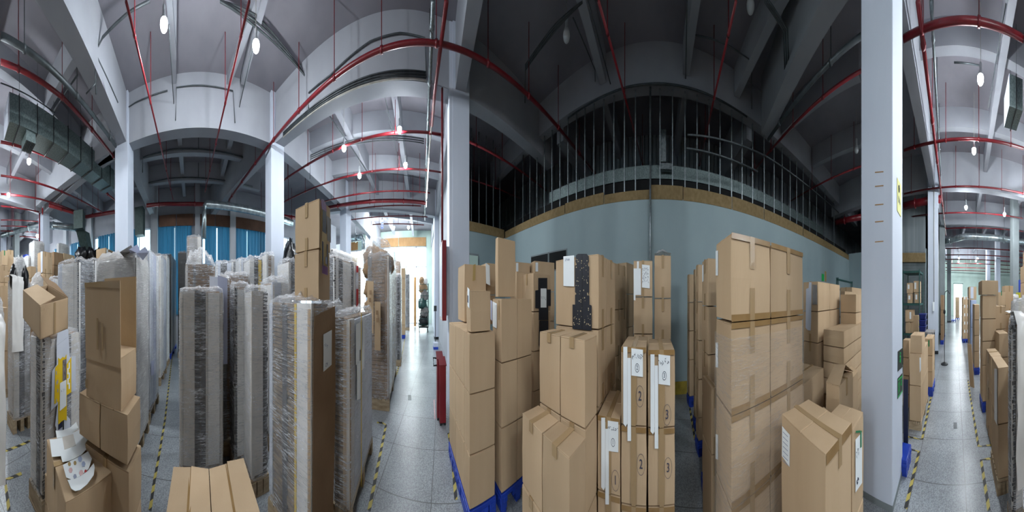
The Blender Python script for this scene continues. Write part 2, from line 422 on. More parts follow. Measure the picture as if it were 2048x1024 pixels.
LAYER = {'L': ('dark_board', .03), 'B': ('board_edge', .028), 'S': ('grey_edge', .02), 'N': ('kraft', .05)}
FLAT = {'w': 'white_board', 'g': 'grey_board', 'k': 'kraft', 'd': 'dark_board', 'f': 'foam_sheet', 'F': 'white_foam', 'c': 'cardboard', 'v': 'lavender_board', 'y': 'yellow_print', 'x': 'black_bag'}
FLATN = {'w': 'white_sheet', 'g': 'grey_sheet', 'k': 'kraft_sheet', 'd': 'dark_sheet', 'f': 'foam_sheet', 'F': 'white_foam_sheet', 'c': 'cardboard_sheet', 'v': 'white_sheet', 'y': 'yellow_strap', 'x': 'black_sheet'}
def wrapped(label, x0, x1, x2, D, v, z1, colF, colL, z0=.15, L1=None, L2=None, film='stretch_film', group='film-wrapped loads', top=.05, pal='wood', puff=0, seed=None, plabel=None):
    b = Blk(x0, x1, x2, D, v, L1, L2); r = random.Random(seed if seed is not None else len(C.objects))
    root = empty('wrapped_load', b.m(z0).translation, label, 'wrapped load', group); MATX[root.name] = b.m(z0); root.matrix_basis = b.m(z0)
    h = z1-z0; a, c = b.L1/2, b.L2/2; m = b.m(z0); ins = .05
    mb = MB(); k = 0; z = 0
    while z < h-.02:                      # inner stack of flat boards
        t = .09; mb.box(-a+ins+r.uniform(0, .01), a-ins, -c+ins+r.uniform(0, .01), c-ins, z, min(z+t-.004, h-.01), m); z += t
    mk('board_stack', mb, 'kraft', root)
    def column(face, u0, u1, kd):
        mb = MB()
        def bx(s0, s1, d0, d1, za, zb):
            # s along face from near corner, d depth outward(+)
            if face == 'F': mb.box(-a+s0, -a+s1, -c-d1+ins, -c-d0+ins, za, zb, m)
            else: mb.box(-a-d1+ins, -a-d0+ins, -c+s0, -c+s1, za, zb, m)
        if kd in LAYER:
            mt, t = LAYER[kd]; z = 0.0
            while z < h-t*.5:
                tt = t*r.uniform(.7, 1.3); j = r.uniform(-.014, .010)
                bx(u0+.002, u1-.002, 0, ins-.012+j, z, min(h, z+tt-.008)); z += tt
            mk('board_edges', mb, mt, root)
        else:
            j = r.uniform(-.004, .006); bx(u0+.003, u1-.003, 0, ins-.008+j, r.uniform(0, .05), h-r.uniform(0, .04))
            mk(FLATN[kd], mb, FLAT[kd], root)
    for face, cols, L in (('F', colF, b.L1), ('L', colL, b.L2)):
        if not cols: continue
        tot = sum(f for f, k in cols); u = 0
        for f, kd in cols:
            column(face, u/tot*L, (u+f)/tot*L, kd); u += f
    # film: rounded skin with fine irregular folds, and a crumpled top
    fm = MB(); per = []; rc = .04; st = .045
    def edge(p, q):
        n = max(2, int((Vector(q)-Vector(p)).length/st))
        for i in range(n): per.append(Vector(p).lerp(Vector(q), i/n))
    o = .008
    A, Cc = a+o, c+o
    edge((-A+rc, -Cc, 0), (A-rc, -Cc, 0)); edge((A-rc, -Cc, 0), (A, -Cc+rc, 0)); edge((A, -Cc+rc, 0), (A, Cc-rc, 0)); edge((A, Cc-rc, 0), (A-rc, Cc, 0))
    edge((A-rc, Cc, 0), (-A+rc, Cc, 0)); edge((-A+rc, Cc, 0), (-A, Cc-rc, 0)); edge((-A, Cc-rc, 0), (-A, -Cc+rc, 0)); edge((-A, -Cc+rc, 0), (-A+rc, -Cc, 0))
    n = len(per); nz = max(6, int(h/.06)); sd = r.uniform(0, 50); vs = []
    for i in range(nz+1):
        z = h*i/nz
        for p in per:
            q = noise.noise(Vector((p.x*9+sd, p.y*9, z*5-p.x*3)))*.010+noise.noise(Vector((p.x*30+sd, p.y*30, z*14)))*.004
            d = p.normalized(); e = p+Vector((d.x, d.y, 0))*(q+.004)
            if i == nz: e = p*.97
            e.z = z-.01+(abs(q)*1.5+.02 if i == nz else 0); vs.append(m@e)
    fs = [(i*n+j, i*n+(j+1) % n, (i+1)*n+(j+1) % n, (i+1)*n+j) for i in range(nz) for j in range(n)]
    base = nz*n
    for k_, s in enumerate((.8, .55, .28)):
        for p in per:
            q = noise.noise(Vector((p.x*s*14+sd, p.y*s*14, 3.1)))
            e = p*s; e.z = h+.012+top*(.35+abs(q)*1.6)*(1-.3*s)+puff*(1-s); vs.append(m@e)
        fs += [(base+j, base+(j+1) % n, base+n+(j+1) % n, base+n+j) for j in range(n)]; base += n
    vs.append(m@Vector((0, 0, h+.01+top*.8+puff))); fs += [(base+j, base+(j+1) % n, len(vs)-1) for j in range(n)]
    fm.add(vs, fs); mk('stretch_film', fm, film, root, smooth=True)
    if pal: pallet(b, 0, z0-.001, pal, plabel or ' '.join(f"{'blue plastic' if pal=='blue' else 'wooden'} pallet under the {label}".split()[:16]))
    return root, b
def sheet(pts, mat, name, parent, off):      # thin sheet from world points
    mb = MB(); mb.prism([Vector(p) for p in pts], Vector(off)); return mk(name, mb, mat, parent)
def scribble(p0, ux, uz, w, h, parent, mat='ink', rows=1, seed=1, th=.0016, nrm=None):
    """pen strokes of hand-written characters inside a w x h patch starting at p0 (top left)"""
    r = random.Random(seed); mb = MB(); n = nrm*.0012
    for k in range(rows):
        x = 0
        while x < w*.97:
            cw = h/rows*.8; y0 = -k*h/rows
            for q in range(4):
                a = p0+ux*(x+r.uniform(0, cw*.6))+uz*(y0-r.uniform(0, h/rows*.8))+n
                b = a+(ux*r.uniform(-.5, .6)+uz*r.uniform(-.6, .2))*cw
                mb.tube([a, b], th, 4)
            x += cw*1.05
    return mk('handwriting', mb, mat, parent)
def text_on(s, p, ux, uz, size, parent, mat, name='lettering', ext=.0006):
    cu = bpy.data.curves.new(name, 'FONT'); cu.body = s; cu.size = size; cu.align_x = 'CENTER'; cu.align_y = 'CENTER'; cu.extrude = ext
    t = bpy.data.objects.new(name, cu); C.objects.link(t); bpy.context.view_layer.update()
    me = bpy.data.meshes.new_from_object(t.evaluated_get(bpy.context.evaluated_depsgraph_get())); bpy.data.objects.remove(t); bpy.data.curves.remove(cu)
    o = bpy.data.objects.new(name, me); C.objects.link(o); me.materials.clear(); me.materials.append(M[mat])
    n = ux.cross(uz); mx = Matrix((ux, uz, n)).transposed().to_4x4(); mx.translation = p
    o.parent = parent; o.matrix_basis = MATX[root_of(parent).name].inverted()@mx
    return o
def ellipse_on(p, ux, uz, rx, rz, parent, mat='ink', th=.0015, name='ring_mark'):
    mb = MB(); mb.tube([p+ux*rx*math.cos(t*PI/12)+uz*rz*math.sin(t*PI/12) for t in range(25)], th, 4)
    return mk(name, mb, mat, parent)
UP = Vector((0, 0, 1))

# ---------------------------------------------------------------- services
def pipe(label, pts, r, mat='red_paint', group='red sprinkler pipes under the ceiling', hang=1.3, name='sprinkler_pipe', cat='pipe', top=5.9, hr=.0115, n=8, hmat=None, couple=True):
    mb = MB(); pts = [Vector(p) for p in pts]; mb.tube(pts, r, n)
    mx = Matrix.Translation(pts[0]); o = mk(name, mb, mat, mx=mx, smooth=True); tag(o, label, cat, group)
    tot = sum((pts[i+1]-pts[i]).length for i in range(len(pts)-1))
    if hang:
        s = hang*.35; k = 0
        while s < tot and k < 22:
            q = s; 
            for i in range(len(pts)-1):
                L = (pts[i+1]-pts[i]).length
                if q <= L: break
                q -= L
            p = pts[i].lerp(pts[i+1], q/L) if L else pts[i]
            h = MB(); h.tube([p, Vector((p.x, p.y, top))], hr, 5); mk('hanger_rod', h, hmat or mat, o)
            if couple:
                d = (pts[i+1]-pts[i]).normalized(); c = MB(); c.tube([p-d*.03, p+d*.03], r*1.3, n); mk('coupling', c, mat, o, smooth=True)
            s += hang; k += 1
    return o
def bulb(x, y, z=None, D=None, r=.065, cord=True, on=True, label='', lamp_name='pendant_bulb'):
    p = G(x, y, z) if D is None else P(x, D, Z(y, D))
    root = empty(lamp_name, (p.x, p.y, p.z), label, 'lamp', 'bare pendant bulbs' if on else 'unlit globe lamps')
    mb = MB(); prof = [(.001, -r*1.25)]+[(r*math.sin(t*PI/10), -r*.25-r*math.cos(t*PI/10)) for t in range(1, 7)]
    mb.lathe(p, prof, 14); nb = MB(); nb.lathe(p, [(r*.955, r*.06), (r*.8, r*.36), (r*.42, r*1.05), (r*.36, r*1.5)], 14); mk('bulb_neck', nb, 'bulb_socket', root, smooth=True); mk('glass_bulb', mb, 'bulb_glow' if on else 'bulb_socket', root, smooth=True)
    s = MB(); s.lathe(p, [(r*.4, r*1.45), (r*.42, r*2.2), (r*.25, r*2.5)], 10); mk('socket', s, 'bulb_socket', root)
    if cord:
        c = MB(); c.tube([p+Vector((0, 0, r*2.4)), Vector((p.x, p.y, 5.88))], .007, 5); mk('cord', c, 'cable_white', root)
    return root
def tape_line(pts, w=.05, label='', z=.003):
    """hazard tape laid on the floor through the given floor points, as one strip with striped uv"""
    vs = []; uv = []; s = 0
    pts = [Vector((p.x, p.y, z)) for p in pts]
    for i, p in enumerate(pts):
        d = (pts[min(i+1, len(pts)-1)]-pts[max(i-1, 0)]).normalized(); n = Vector((-d.y, d.x, 0))*w/2
        if i: s += (p-pts[i-1]).length
        vs += [p-n, p+n]; uv += [(s, 0), (s, w)]
    me = bpy.data.meshes.new('floor_tape'); c = pts[0].copy(); fs = [(2*i, 2*i+2, 2*i+3, 2*i+1) for i in range(len(pts)-1)]
    me.from_pydata([v-c for v in vs], [], fs); ul = me.uv_layers.new(name='UVMap')
    for l in me.loops: ul.data[l.index].uv = (uv[l.vertex_index][0]*3.2, uv[l.vertex_index][1]*3.2)
    o = bpy.data.objects.new('floor_tape', me); C.objects.link(o); me.materials.append(M['hazard_tape']); o.location = c
    tag(o, label, 'floor tape', 'yellow and black floor tape'); return o
# ================================================================ THE HALL
SLAB, BB = 5.9, 4.85
P3 = P(249, 6.5); P4 = P(549, 6.5); P1 = Vector((1.16, 4.75, 0)); P2c = Blk(1785, 1805, 1722, 2.3, 1890)
P2 = P2c.c+P2c.d1*P2c.L1/2+P2c.d2*P2c.L2/2
P4b = P(691, 11.2); P1b = Vector((1.3, 12.0, 0)); P5 = P(88, 11.7); P6 = P(1866, 9.0)
GL = P(32, 15.2); GR = P(1884, 13.4); GM = P(2029, 12.0)
NW = dv(385)                                   # normal of the window wall
def wl(x, z=0, D=11.6):                        # point on the window wall in direction x
    return P(x, D/math.cos((x-385)*K), z)
FL = Vector((-.981*0, 0, 0))
mb = MB(); mb.box(-32, 14, -34, 21, -.1, 0); struct('floor', mb, 'terrazzo')
mb = MB(); mb.box(-32, 14, -34, 21, SLAB, SLAB+.15); struct('ceiling', mb, 'ceiling_paint')
def wallseg(name, A, B, z0, z1, mat, t=.15):
    mb = MB(); mb.bar(A, B, t, z0, z1); return struct(name, mb, mat)
# ---- window wall with openings
wA, wB = wl(665), wl(-8+0)                     # along the window side
wdir = (wB-wA).normalized(); wlen = (wB-wA).length
def wpt(x): return (wl(x)-wA).dot(wdir)
ops = [(317, 384), (404, 459), (471, 518), (523, 533), (566, 584), (600, 624), (256, 302), (190, 232), (140, 168), (108, 128)]
ops = sorted([(min(wpt(a), wpt(b)), max(wpt(a), wpt(b))) for a, b in ops])
ZS, ZT = 1.0, 4.42
mb = MB(); n_ = Vector((wdir.y, -wdir.x, 0))
def wbar(mb, u0, u1, z0, z1, t=.2, off=0, src=None):
    a = wA+wdir*u0+NW*off; b = wA+wdir*u1+NW*off; mb.bar(a, b, t, z0, z1)
prev = -.5
for u0, u1 in ops:
    wbar(mb, prev, u0, 0, SLAB); wbar(mb, u0, u1, 0, ZS); wbar(mb, u0, u1, ZT, SLAB); prev = u1
wbar(mb, prev, wlen+.5, 0, SLAB)
struct('wall_left', mb, 'beam_paint')
for i, (u0, u1) in enumerate(ops):
    f = MB(); wbar(f, u0, u1, ZS, ZS+.06, .08); wbar(f, u0, u1, ZT-.06, ZT, .08); wbar(f, u0, u0+.06, ZS, ZT, .08); wbar(f, u1-.06, u1, ZS, ZT, .08); wbar(f, (u0+u1)/2-.03, (u0+u1)/2+.03, ZS, ZT, .08)
    wbar(f, u0, u1, 2.9, 2.96, .08)
    fo = struct(f'window_{i+1}', f, 'white_board')
    g = MB(); wbar(g, u0+.05, u1-.05, ZS+.05, ZT-.05, .02, .03); go = mk('pane', g, 'window_pane', fo)
# curtains
def curtain(x0, x1, label, z0=1.0, z1=4.4, D=11.35):
    a = P(x0, D/math.cos((x0-385)*K)); b = P(x1, D/math.cos((x1-385)*K)); L = (b-a).length; d = (b-a).normalized(); n = Vector((-d.y, d.x, 0))
    m = max(12, int(L/.05)); vs = []; fs = []
    for i in range(m+1):
        s = L*i/m; q = a+d*s+n*(.045*math.sin(s*26)+.02*math.sin(s*61+1))
        vs += [Vector((q.x, q.y, z0)), Vector((q.x, q.y, z1))]
        if i: fs.append((2*i-2, 2*i, 2*i+1, 2*i-1))
    mb = MB(); mb.add(vs, fs); return solo('curtain', mb, 'curtain_cloth', label, 'curtain', 'blue window curtains', smooth=True)
m_, t_, b_ = nt('curtain_cloth'); v_ = coords(t_, (5, 5, .15)); cc = ramp(t_, noise_n(t_, v_, 5, 3), [(.3, hexc('174E6C')), (.7, hexc('2A7496'))])
t_.links.new(cc, b_.inputs['Base Color']); tl_ = N(t_, 'ShaderNodeBsdfTranslucent'); t_.links.new(cc, tl_.inputs[0])
ms_ = N(t_, 'ShaderNodeMixShader'); ms_.inputs[0].default_value = .3; t_.links.new(b_.outputs[0], ms_.inputs[1]); t_.links.new(tl_.outputs[0], ms_.inputs[2])
t_.links.new(ms_.outputs[0], t_.nodes['Material Output'].inputs[0])
for x0, x1, l in ((316, 349, 'blue curtain, first of the pair in the window behind the grey wrapped tower'), (351, 383, 'blue curtain, second of the pair in the window beside the thin column'),
                  (410, 433, 'blue curtain just beside the silver round duct elbow'), (435, 459, 'blue curtain between the duct elbow and the wall column'),
                  (472, 494, 'blue curtain right after the wall column'), (495, 531, 'wide blue curtain ending at the big white pillar'),
                  (196, 217, 'dark blue curtain farther from the white pillar'), (218, 231, 'dark blue curtain touching the white pillar'), (264, 275, 'narrow blue curtain by the bright uncurtained window'),
                  (141, 154, 'small far blue curtain beside the grey ventilation drop'), (155, 166, 'small far blue curtain below the ventilation drop'), (109, 120, 'farthest small blue curtain on the window wall')):
    curtain(x0, x1, l)
# plywood pelmet boards over the windows
for x0, x1, l in ((318, 352, 'dark plywood pelmet board over the first window'), (353.5, 387, 'dark plywood pelmet board left of the duct elbow'), (388, 430, 'dark plywood pelmet board behind the duct elbow'), (431, 461, 'dark plywood pelmet board ending at the wall column'), (471, 531, 'dark plywood pelmet board by the big white pillar')):
    mb = MB(); mb.bar(P(x0, 11.3/math.cos((x0-385)*K)), P(x1, 11.3/math.cos((x1-385)*K)), .03, 4.36, 4.8)
    solo('pelmet_board', mb, 'dark_ply', l, 'board', 'plywood pelmet boards')
# wall columns of the window side
for i, (x, wd) in enumerate(((309, .45), (395, .35), (465, .4), (180, .5), (132, .4))):
    q = wl(x, 0, 11.35); a = q-wdir*wd/2; b = q+wdir*wd/2; mb = MB(); mb.bar(a, b, .35, 0, SLAB); struct(f'trim_{i+1}', mb, 'plaster')
# ---- far end wall of the bright aisle (y = 19)
YF = 19.0
def fx(x): return line((-30, YF), (30, YF), x, 0)
mb = MB(); xs = [fx(a).x for a in (700, 742, 746, 788, 793, 808, 812, 853)]
xl = wA.x-.6; cuts = [(xs[0], xs[1]), (xs[2], xs[3]), (xs[4], xs[5]), (xs[6], xs[7])]
p_ = xl-.2
for a, b in cuts: mb.box(p_, a, YF, YF+.2, 0, SLAB); mb.box(a, b, YF, YF+.2, 4.9, SLAB); p_ = b
mb.box(p_, 2, YF, YF+.2, 0, SLAB); struct('wall_front', mb, 'mint')if False else None
mottled('mint_paint', hexc('C6DCD2'), hexc('B6CCC2'), 1, .7)
struct('wall_front', mb, 'mint_paint')
for i, (a, b) in enumerate(cuts):
    f = MB(); n = max(1, round((b-a)/1.1))
    for k in range(n+1): xx = a+(b-a)*k/n; f.box(xx-.04, xx+.04, YF+.02, YF+.1, 0, 4.9)
    for zz in (0.02, 3.6, 4.85): f.box(a, b, YF+.02, YF+.1, zz-.04, zz+.04)
    fo = struct(f'window_{20+i}', f, 'white_board'); g = MB(); g.box(a+.03, b-.03, YF+.11, YF+.13, .02, 4.88); mk('pane', g, 'daylight_pane', fo)
for a, b, l in ((700, 716, 'pale plywood pelmet board beside the far pillar'), (746, 797, 'pale plywood pelmet board over the bright doors'), (798, 852, 'pale plywood pelmet board over the end of the aisle')):
    g = MB(); g.box(fx(a).x, fx(b).x, YF-.08, YF-.05, 4.9, 5.45); solo('pelmet_board', g, 'pale_ply', l, 'board', 'plywood pelmet boards')
# ---- wall of the bright aisle, other side
wallseg('wall_aisle', (1.45, 6.75), (1.45, YF), 0, SLAB, 'plaster', .2)
# ---- partition with open stud top
NP = dv(1313); DP = 5.12
def pp(x, z=0, D=DP): return P(x, D/math.cos((x-1313)*K), z)
C1, C2 = pp(1010), pp(1698)
mb = MB(); mb.bar(C1, C2, .1, 0, 3.33); struct('wall_partition', mb, 'partition_paint')
# particle board band, in separate boards with a ragged upper edge
bx = [1010, 1130, 1208, 1299, 1366, 1464, 1528, 1606, 1698]
for i in range(len(bx)-1):
    h = (3.5, 3.52, 3.47, 3.55, 3.54, 3.56, 3.55, 3.53)[i]; g = MB(); a, b = pp(bx[i]+.6, 0, DP-.05), pp(bx[i+1]-.6, 0, DP-.05); g.bar(a, b, .02, 3.31, h)
    struct(f'trim_{30+i}', g, 'particle_board')
mb = MB(); q = C1-NP*.06; mb.bar(C1, C1-NP*2.9, .1, 0, 3.33); struct('wall_partition_end', mb, 'partition_paint')
g = MB(); g.bar(C1-NP*.1+dv(823)*-.06, C1-NP*2.9+dv(823)*-.06, .02, 3.31, 3.55); struct('trim_40', g, 'particle_board')
mb = MB(); C3 = P(1853, 12.0); mb.bar(C2, C3, .12, 0, 3.6); struct('wall_back', mb, 'partition_paint')
# interior windows of the partitioned room
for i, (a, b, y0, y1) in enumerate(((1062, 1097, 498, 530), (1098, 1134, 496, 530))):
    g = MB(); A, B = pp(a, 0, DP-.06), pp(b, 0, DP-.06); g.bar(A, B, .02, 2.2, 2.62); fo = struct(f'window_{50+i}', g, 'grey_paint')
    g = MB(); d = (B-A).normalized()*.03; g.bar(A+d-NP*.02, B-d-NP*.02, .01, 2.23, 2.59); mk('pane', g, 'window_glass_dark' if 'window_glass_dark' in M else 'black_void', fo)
g = MB(); A, B = C1-NP*2.75-dv(823)*.08, C1-NP*1.6-dv(823)*.08; g.bar(A, B, .02, 2.0, 2.75); fo = struct('window_52', g, 'grey_paint')
d = (B-A).normalized()*.04; g = MB(); g.bar(A+d-dv(823)*.02, B-d-dv(823)*.02, .01, 2.04, 2.7); mk('pane', g, 'daylight_dim', fo) if 'daylight_dim' in M else mk('pane', g, 'mint_paint', fo)
# studs
for i, x in enumerate([1030, 1046, 1060, 1074, 1089, 1104, 1120, 1136, 1153, 1170, 1188, 1208, 1228, 1249, 1271, 1320, 1345, 1370, 1394, 1418, 1440, 1463, 1484, 1505, 1528, 1548, 1564, 1580, 1593, 1606, 1619, 1633, 1650, 1668]):
    g = MB(); p = pp(x, 0, DP-.02); g.box(p.x-.016, p.x+.016, p.y-.016, p.y+.016, 3.34, 5.2); tag(mk('wall_stud', g, 'stud_metal' if 'stud_metal' in M else 'galvanised', mx=centred(g)), 'thin galvanised stud standing on the particle board band of the unfinished partition', 'stud', 'galvanised studs above the partition')
for i in range(7):
    g = MB(); p = C1-NP*(.35+.4*i)-dv(823)*.03; g.box(p.x-.016, p.x+.016, p.y-.016, p.y+.016, 3.34, SLAB); tag(mk('wall_stud', g, 'galvanised', mx=centred(g)), 'thin galvanised stud of the short side wall beside the near pillar', 'stud', 'galvanised studs of the side wall')
mb = MB(); mb.bar(pp(985), pp(1712), .3, 5.2, SLAB); struct('wall_beam_partition', mb, 'beam_paint')
# duct, and a black strip painted as the shade behind the studs
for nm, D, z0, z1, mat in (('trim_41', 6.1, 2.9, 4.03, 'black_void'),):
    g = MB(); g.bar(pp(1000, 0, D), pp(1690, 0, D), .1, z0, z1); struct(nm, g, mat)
g = MB(); g.bar(pp(1105, 0, 6.3), pp(1640, 0, 6.3), .5, 4.05, 4.32); solo('air_duct', g, 'duct_metal', 'long galvanised air duct lying behind the partition studs', 'duct')
for a, b, z0, z1, l in ((1321, 1332, 4.45, 5.1, 'bright galvanised duct stub standing over the long duct'), (1321, 1344, 4.3, 4.42, 'bright galvanised sheet lying on the long duct')):
    g = MB(); g.bar(pp(a, 0, 5.9), pp(b, 0, 5.9), .15, z0*.965, z1*.965); solo('duct_piece', g, 'galvanised', l, 'duct')
mb = MB(); n = 90
for i in range(n):
    x0 = 990+i*(1720-990)/n; x1 = x0+(1720-990)/n*.82; mb.bar(pp(x0, 0, 7.9), pp(x1, 0, 7.9), .12, 2.5, SLAB)
mb.bar(pp(985, 0, 8.0), pp(1725, 0, 8.0), .1, 0, SLAB); struct('wall_right', mb, 'corrugated_dark')
# rails crossing the studs
for (a, ya), (b, yb), l in (((1375, 276), (1532, 318), 'upper grey rail climbing across the partition studs'), ((1532, 318), (1690, 440), 'grey rail running down across the studs to the corner'), ((1373, 302), (1516, 348), 'lower grey rail crossing the partition studs')):
    A = pp(a, Z(ya, DP/math.cos((a-1313)*K)), DP-.1); B = pp(b, Z(yb, DP/math.cos((b-1313)*K)), DP-.1)
    pipe(l, [A, B], .02, 'conduit_grey', 'rails across the partition studs', hang=0, name='rail', cat='rail')
# outer closing walls
wallseg('wall_far_side', (13.8, -33), (13.8, 20), 0, SLAB, 'corrugated_dark')
wallseg('wall_end_dark', (1.45, YF+.05), (14, YF+.05), 0, SLAB, 'plaster')
YB = -27.0
def bxp(x): return line((-40, YB), (30, YB), x, 0)
a, b = sorted((bxp(1907).x, bxp(1926).x)); mb = MB(); mb.box(-31.5, a, YB-.2, YB, 0, SLAB); mb.box(b, 14, YB-.2, YB, 0, SLAB); mb.box(a, b, YB-.2, YB, 2.95, SLAB); struct('wall_end', mb, 'mint_paint')
f = MB(); f.box(a, a+.07, YB-.1, YB, 0, 2.95); f.box(b-.07, b, YB-.1, YB, 0, 2.95); f.box(a, b, YB-.1, YB, 2.88, 2.95); fo = struct('door_1', f, 'rack_green'); g = MB(); g.box(a+.07, b-.07, YB-.12, YB-.1, 0, 2.88); mk('pane', g, 'daylight_pane', fo)
wallseg('wall_storage_end', (-31.3, -33), (-31.3, 20), 0, SLAB, 'plaster')
wallseg('wall_passage', (-.35, -12.5), (-1.2, YB), 0, SLAB, 'grey_paint', .15)
# roller shutter
mb = MB(); s0, s1 = P(1800, 11.6), P(1851, 11.6); sd = (s1-s0).normalized()
for i in range(26): z = i*.115; mb.bar(s0, s1, .05 if i % 2 else .035, z, z+.112)
struct('door_2', mb, 'shutter_metal')
mb = MB(); mb.bar(s0, s1, .3, 3.0, 3.35); struct('trim_42', mb, 'particle_board')
mb = MB()
for i in range(18): a_ = s0.lerp(s1, i/18); b_ = s0.lerp(s1, (i+.8)/18); mb.bar(a_, b_, .1, 3.4, SLAB)
mb.bar(s0, s1, .05, 3.35, SLAB); struct('trim_43', mb, 'corrugated_dark')

# ---- pillars
def pillar(p, wd, mat='pillar_paint', d=None, base=True, z1=SLAB, ang=None, nm='pillar'):
    a = ang if ang is not None else 0; m = Matrix.Translation((p.x, p.y, 0))@Matrix.Rotation(a, 4, 'Z'); h = wd/2; mb = MB(); mb.box(-h, h, -h, h, 0, z1, m)
    o = mk(nm, mb, mat, mx=m, bevel=.012); o['kind'] = 'structure'
    if base:
        g = MB(); h += .006
        g.box(-h, h, -h, h, 0, .1, m); mk('base_band', g, 'steel_dark', o)
    return o
GANG = PI/2-az(911)
p3 = pillar(P3, .56, ang=GANG); p4 = pillar(P4, .56, ang=GANG)
p1 = pillar(P1, .5, ang=0)
mx = P2c.m(0); MATX['pp2'] = mx; mb = MB(); mb.box(-P2c.L1/2, P2c.L1/2, -P2c.L2/2, P2c.L2/2, 0, SLAB, mx)
p2 = mk('pillar', mb, 'pillar_paint', mx=mx, bevel=.012); p2['kind'] = 'structure'
g = MB(); g.box(-P2c.L1/2-.006, P2c.L1/2+.006, -P2c.L2/2-.006, P2c.L2/2+.006, 0, .05, mx); mk('base_band', g, 'grey_paint', p2)
pillar(P4b, .55, ang=GANG); pillar(P1b, .5); pillar(P5, .58, ang=GANG)
p6 = pillar(P6, .56); pillar(GL, .5, 'grey_paint', ang=GANG); pillar(GR, .45, 'grey_paint'); pillar(GM, .5, 'grey_paint')
pillar(P(1995, 18), .5); pillar(P(1976, 22), .5); pillar(P(7, 19), .5); pillar(P(738, 16), .5); pillar(P(152, 16.5), .45, 'grey_paint', ang=GANG)
pillar(P(1898, 20), .45, 'grey_paint'); pillar(P(118, 20), .45, 'plaster', ang=GANG)
# ---- beams
def beam(nm, A, B, wd=.35, z0=BB, z1=SLAB, mat='beam_paint'):
    mb = MB(); mb.bar(A, B, wd, z0, z1); return struct(nm, mb, mat)
def ext(A, B, e0, e1):
    d = (B-A).normalized(); return A-d*e0, B+d*e1
A, B = ext(P3, P4, 6.0, 0); beam('ceiling_beam', A, P4); beam('ceiling_beam', P4, P4b); A, B = ext(P4, P4b, 0, 8.6); beam('ceiling_beam', P4b, B)
A, B = ext(P3, P5, 0, 14); beam('ceiling_beam', P3, B)
A, B = ext(P4, P1, 6.6, 0); beam('ceiling_beam', A, P4); beam('ceiling_beam', P4, P1); A, B = ext(P4, P1, 0, 4.2); beam('ceiling_beam', P1, B)
A, B = ext(P3, P2, 5.3, 0); beam('ceiling_beam', A, P3); beam('ceiling_beam', P3, P2, .38); A, B = ext(P3, P2, 0, 4.3); beam('ceiling_beam', P2, B)
beam('ceiling_beam', P1, P2, .3); A, B = ext(P2, P6, 0, 18); beam('ceiling_beam', P2, B, .3); beam('ceiling_beam', P1, P1b, .3); A, B = ext(P1, P1b, 0, 7); beam('ceiling_beam', P1b, B, .3)
A, B = ext(P5, P6, 5, 7); beam('ceiling_beam', A, B); A, B = ext(GL, GR, 6, 1); beam('ceiling_beam', A, B)
A, B = ext(P4b, P1b, 6, 0); beam('ceiling_beam', A, B)
for k in (18.5, 24): beam('ceiling_beam', (-24, -k), (0, -k-.6))
# secondary beams
def bp(x, y, z=5.38): return G(x, y, z)
for a in ((340, 20), (505, 95)):
    A = bp(*a, 5.66); d = NW; beam('ceiling_beam', A-d*1.4, A+d*.9, .15, 5.66); beam('ceiling_beam', A+d*2.0, A+d*7.3, .2, 5.5)
v_ = (P4-P3).normalized()
for D_ in (7.7, 9.5):                          # beams parallel to the windows over the storage bay
    beam('ceiling_beam', P(268, D_/math.cos((268-385)*K)), P(519, D_/math.cos((519-385)*K)), .22, 5.32)
for p_, q_ in ((P4, P1), (P4b, P1b)):
    for f in (.34, .67):
        s = p_.lerp(q_, f); e = P4b.lerp(P1b, f) if p_ is P4 else s+Vector((0, 6.8, 0)); beam('ceiling_beam', s, e, .2, 5.38)
for f in (.34, .67):
    s = P4.lerp(P4b, f); e = P1.lerp(P1b, f); beam('ceiling_beam', s, e+Vector((0, 0, 0)), .2, 5.45)
    s = P3.lerp(P4, f); beam('ceiling_beam', s, P2.lerp(P1, f), .15, 5.72)
for f in (.5,):
    s = P4b.lerp(P4b+v_*6.5, f); beam('ceiling_beam', s, P1b+Vector((0, 3.4, 0)), .2, 5.4)
for f in (.34, .67):                           # behind the left pillar, bay P3-P5-P6-P2
    s = P3.lerp(P2, f); e = P5.lerp(P6, f); beam('ceiling_beam', s, e, .2, 5.38); e2 = GL.lerp(GR, f); beam('ceiling_beam', e, e2, .2, 5.38)
    s = P3.lerp(P5, f); e = P2.lerp(P6, f); beam('ceiling_beam', s, e, .2, 5.45)
    A = wl(309).lerp(wl(180), f)
    s = P3.lerp(P5, f); e = s+NW*5.0; beam('ceiling_beam', s, e, .2, 5.4)
for f in (.25, .5, .75):
    beam('ceiling_beam', GL.lerp(GR, f), GL.lerp(GR, f)+Vector((-1.2, -13, 0)), .2, 5.38)
for x in (1206, 1372):                         # over the partitioned room
    A = pp(x, 0, 4.95); beam('ceiling_beam', A-NP*3.6, A, .2, 5.38)
    A = pp(x, 0, 5.3); beam('ceiling_beam', A, A+NP*4, .2, 5.38)
A = pp(1500, 0, 5.3); beam('ceiling_beam', A, A+NP*4, .3, 4.95); A = pp(1120, 0, 5.3); beam('ceiling_beam', A, A+NP*4, .3, 4.95)
u_ = (C2-C1).normalized()
for off in (6.2, 8.6): A = C2-u_*(12.0-off)*0+u_*0; 
for k in (4.9, 7.1, 9.3): A = C1+u_*(k+4.6)-NP*.2; beam('ceiling_beam', A, A-NP*3.3, .2, 5.38)

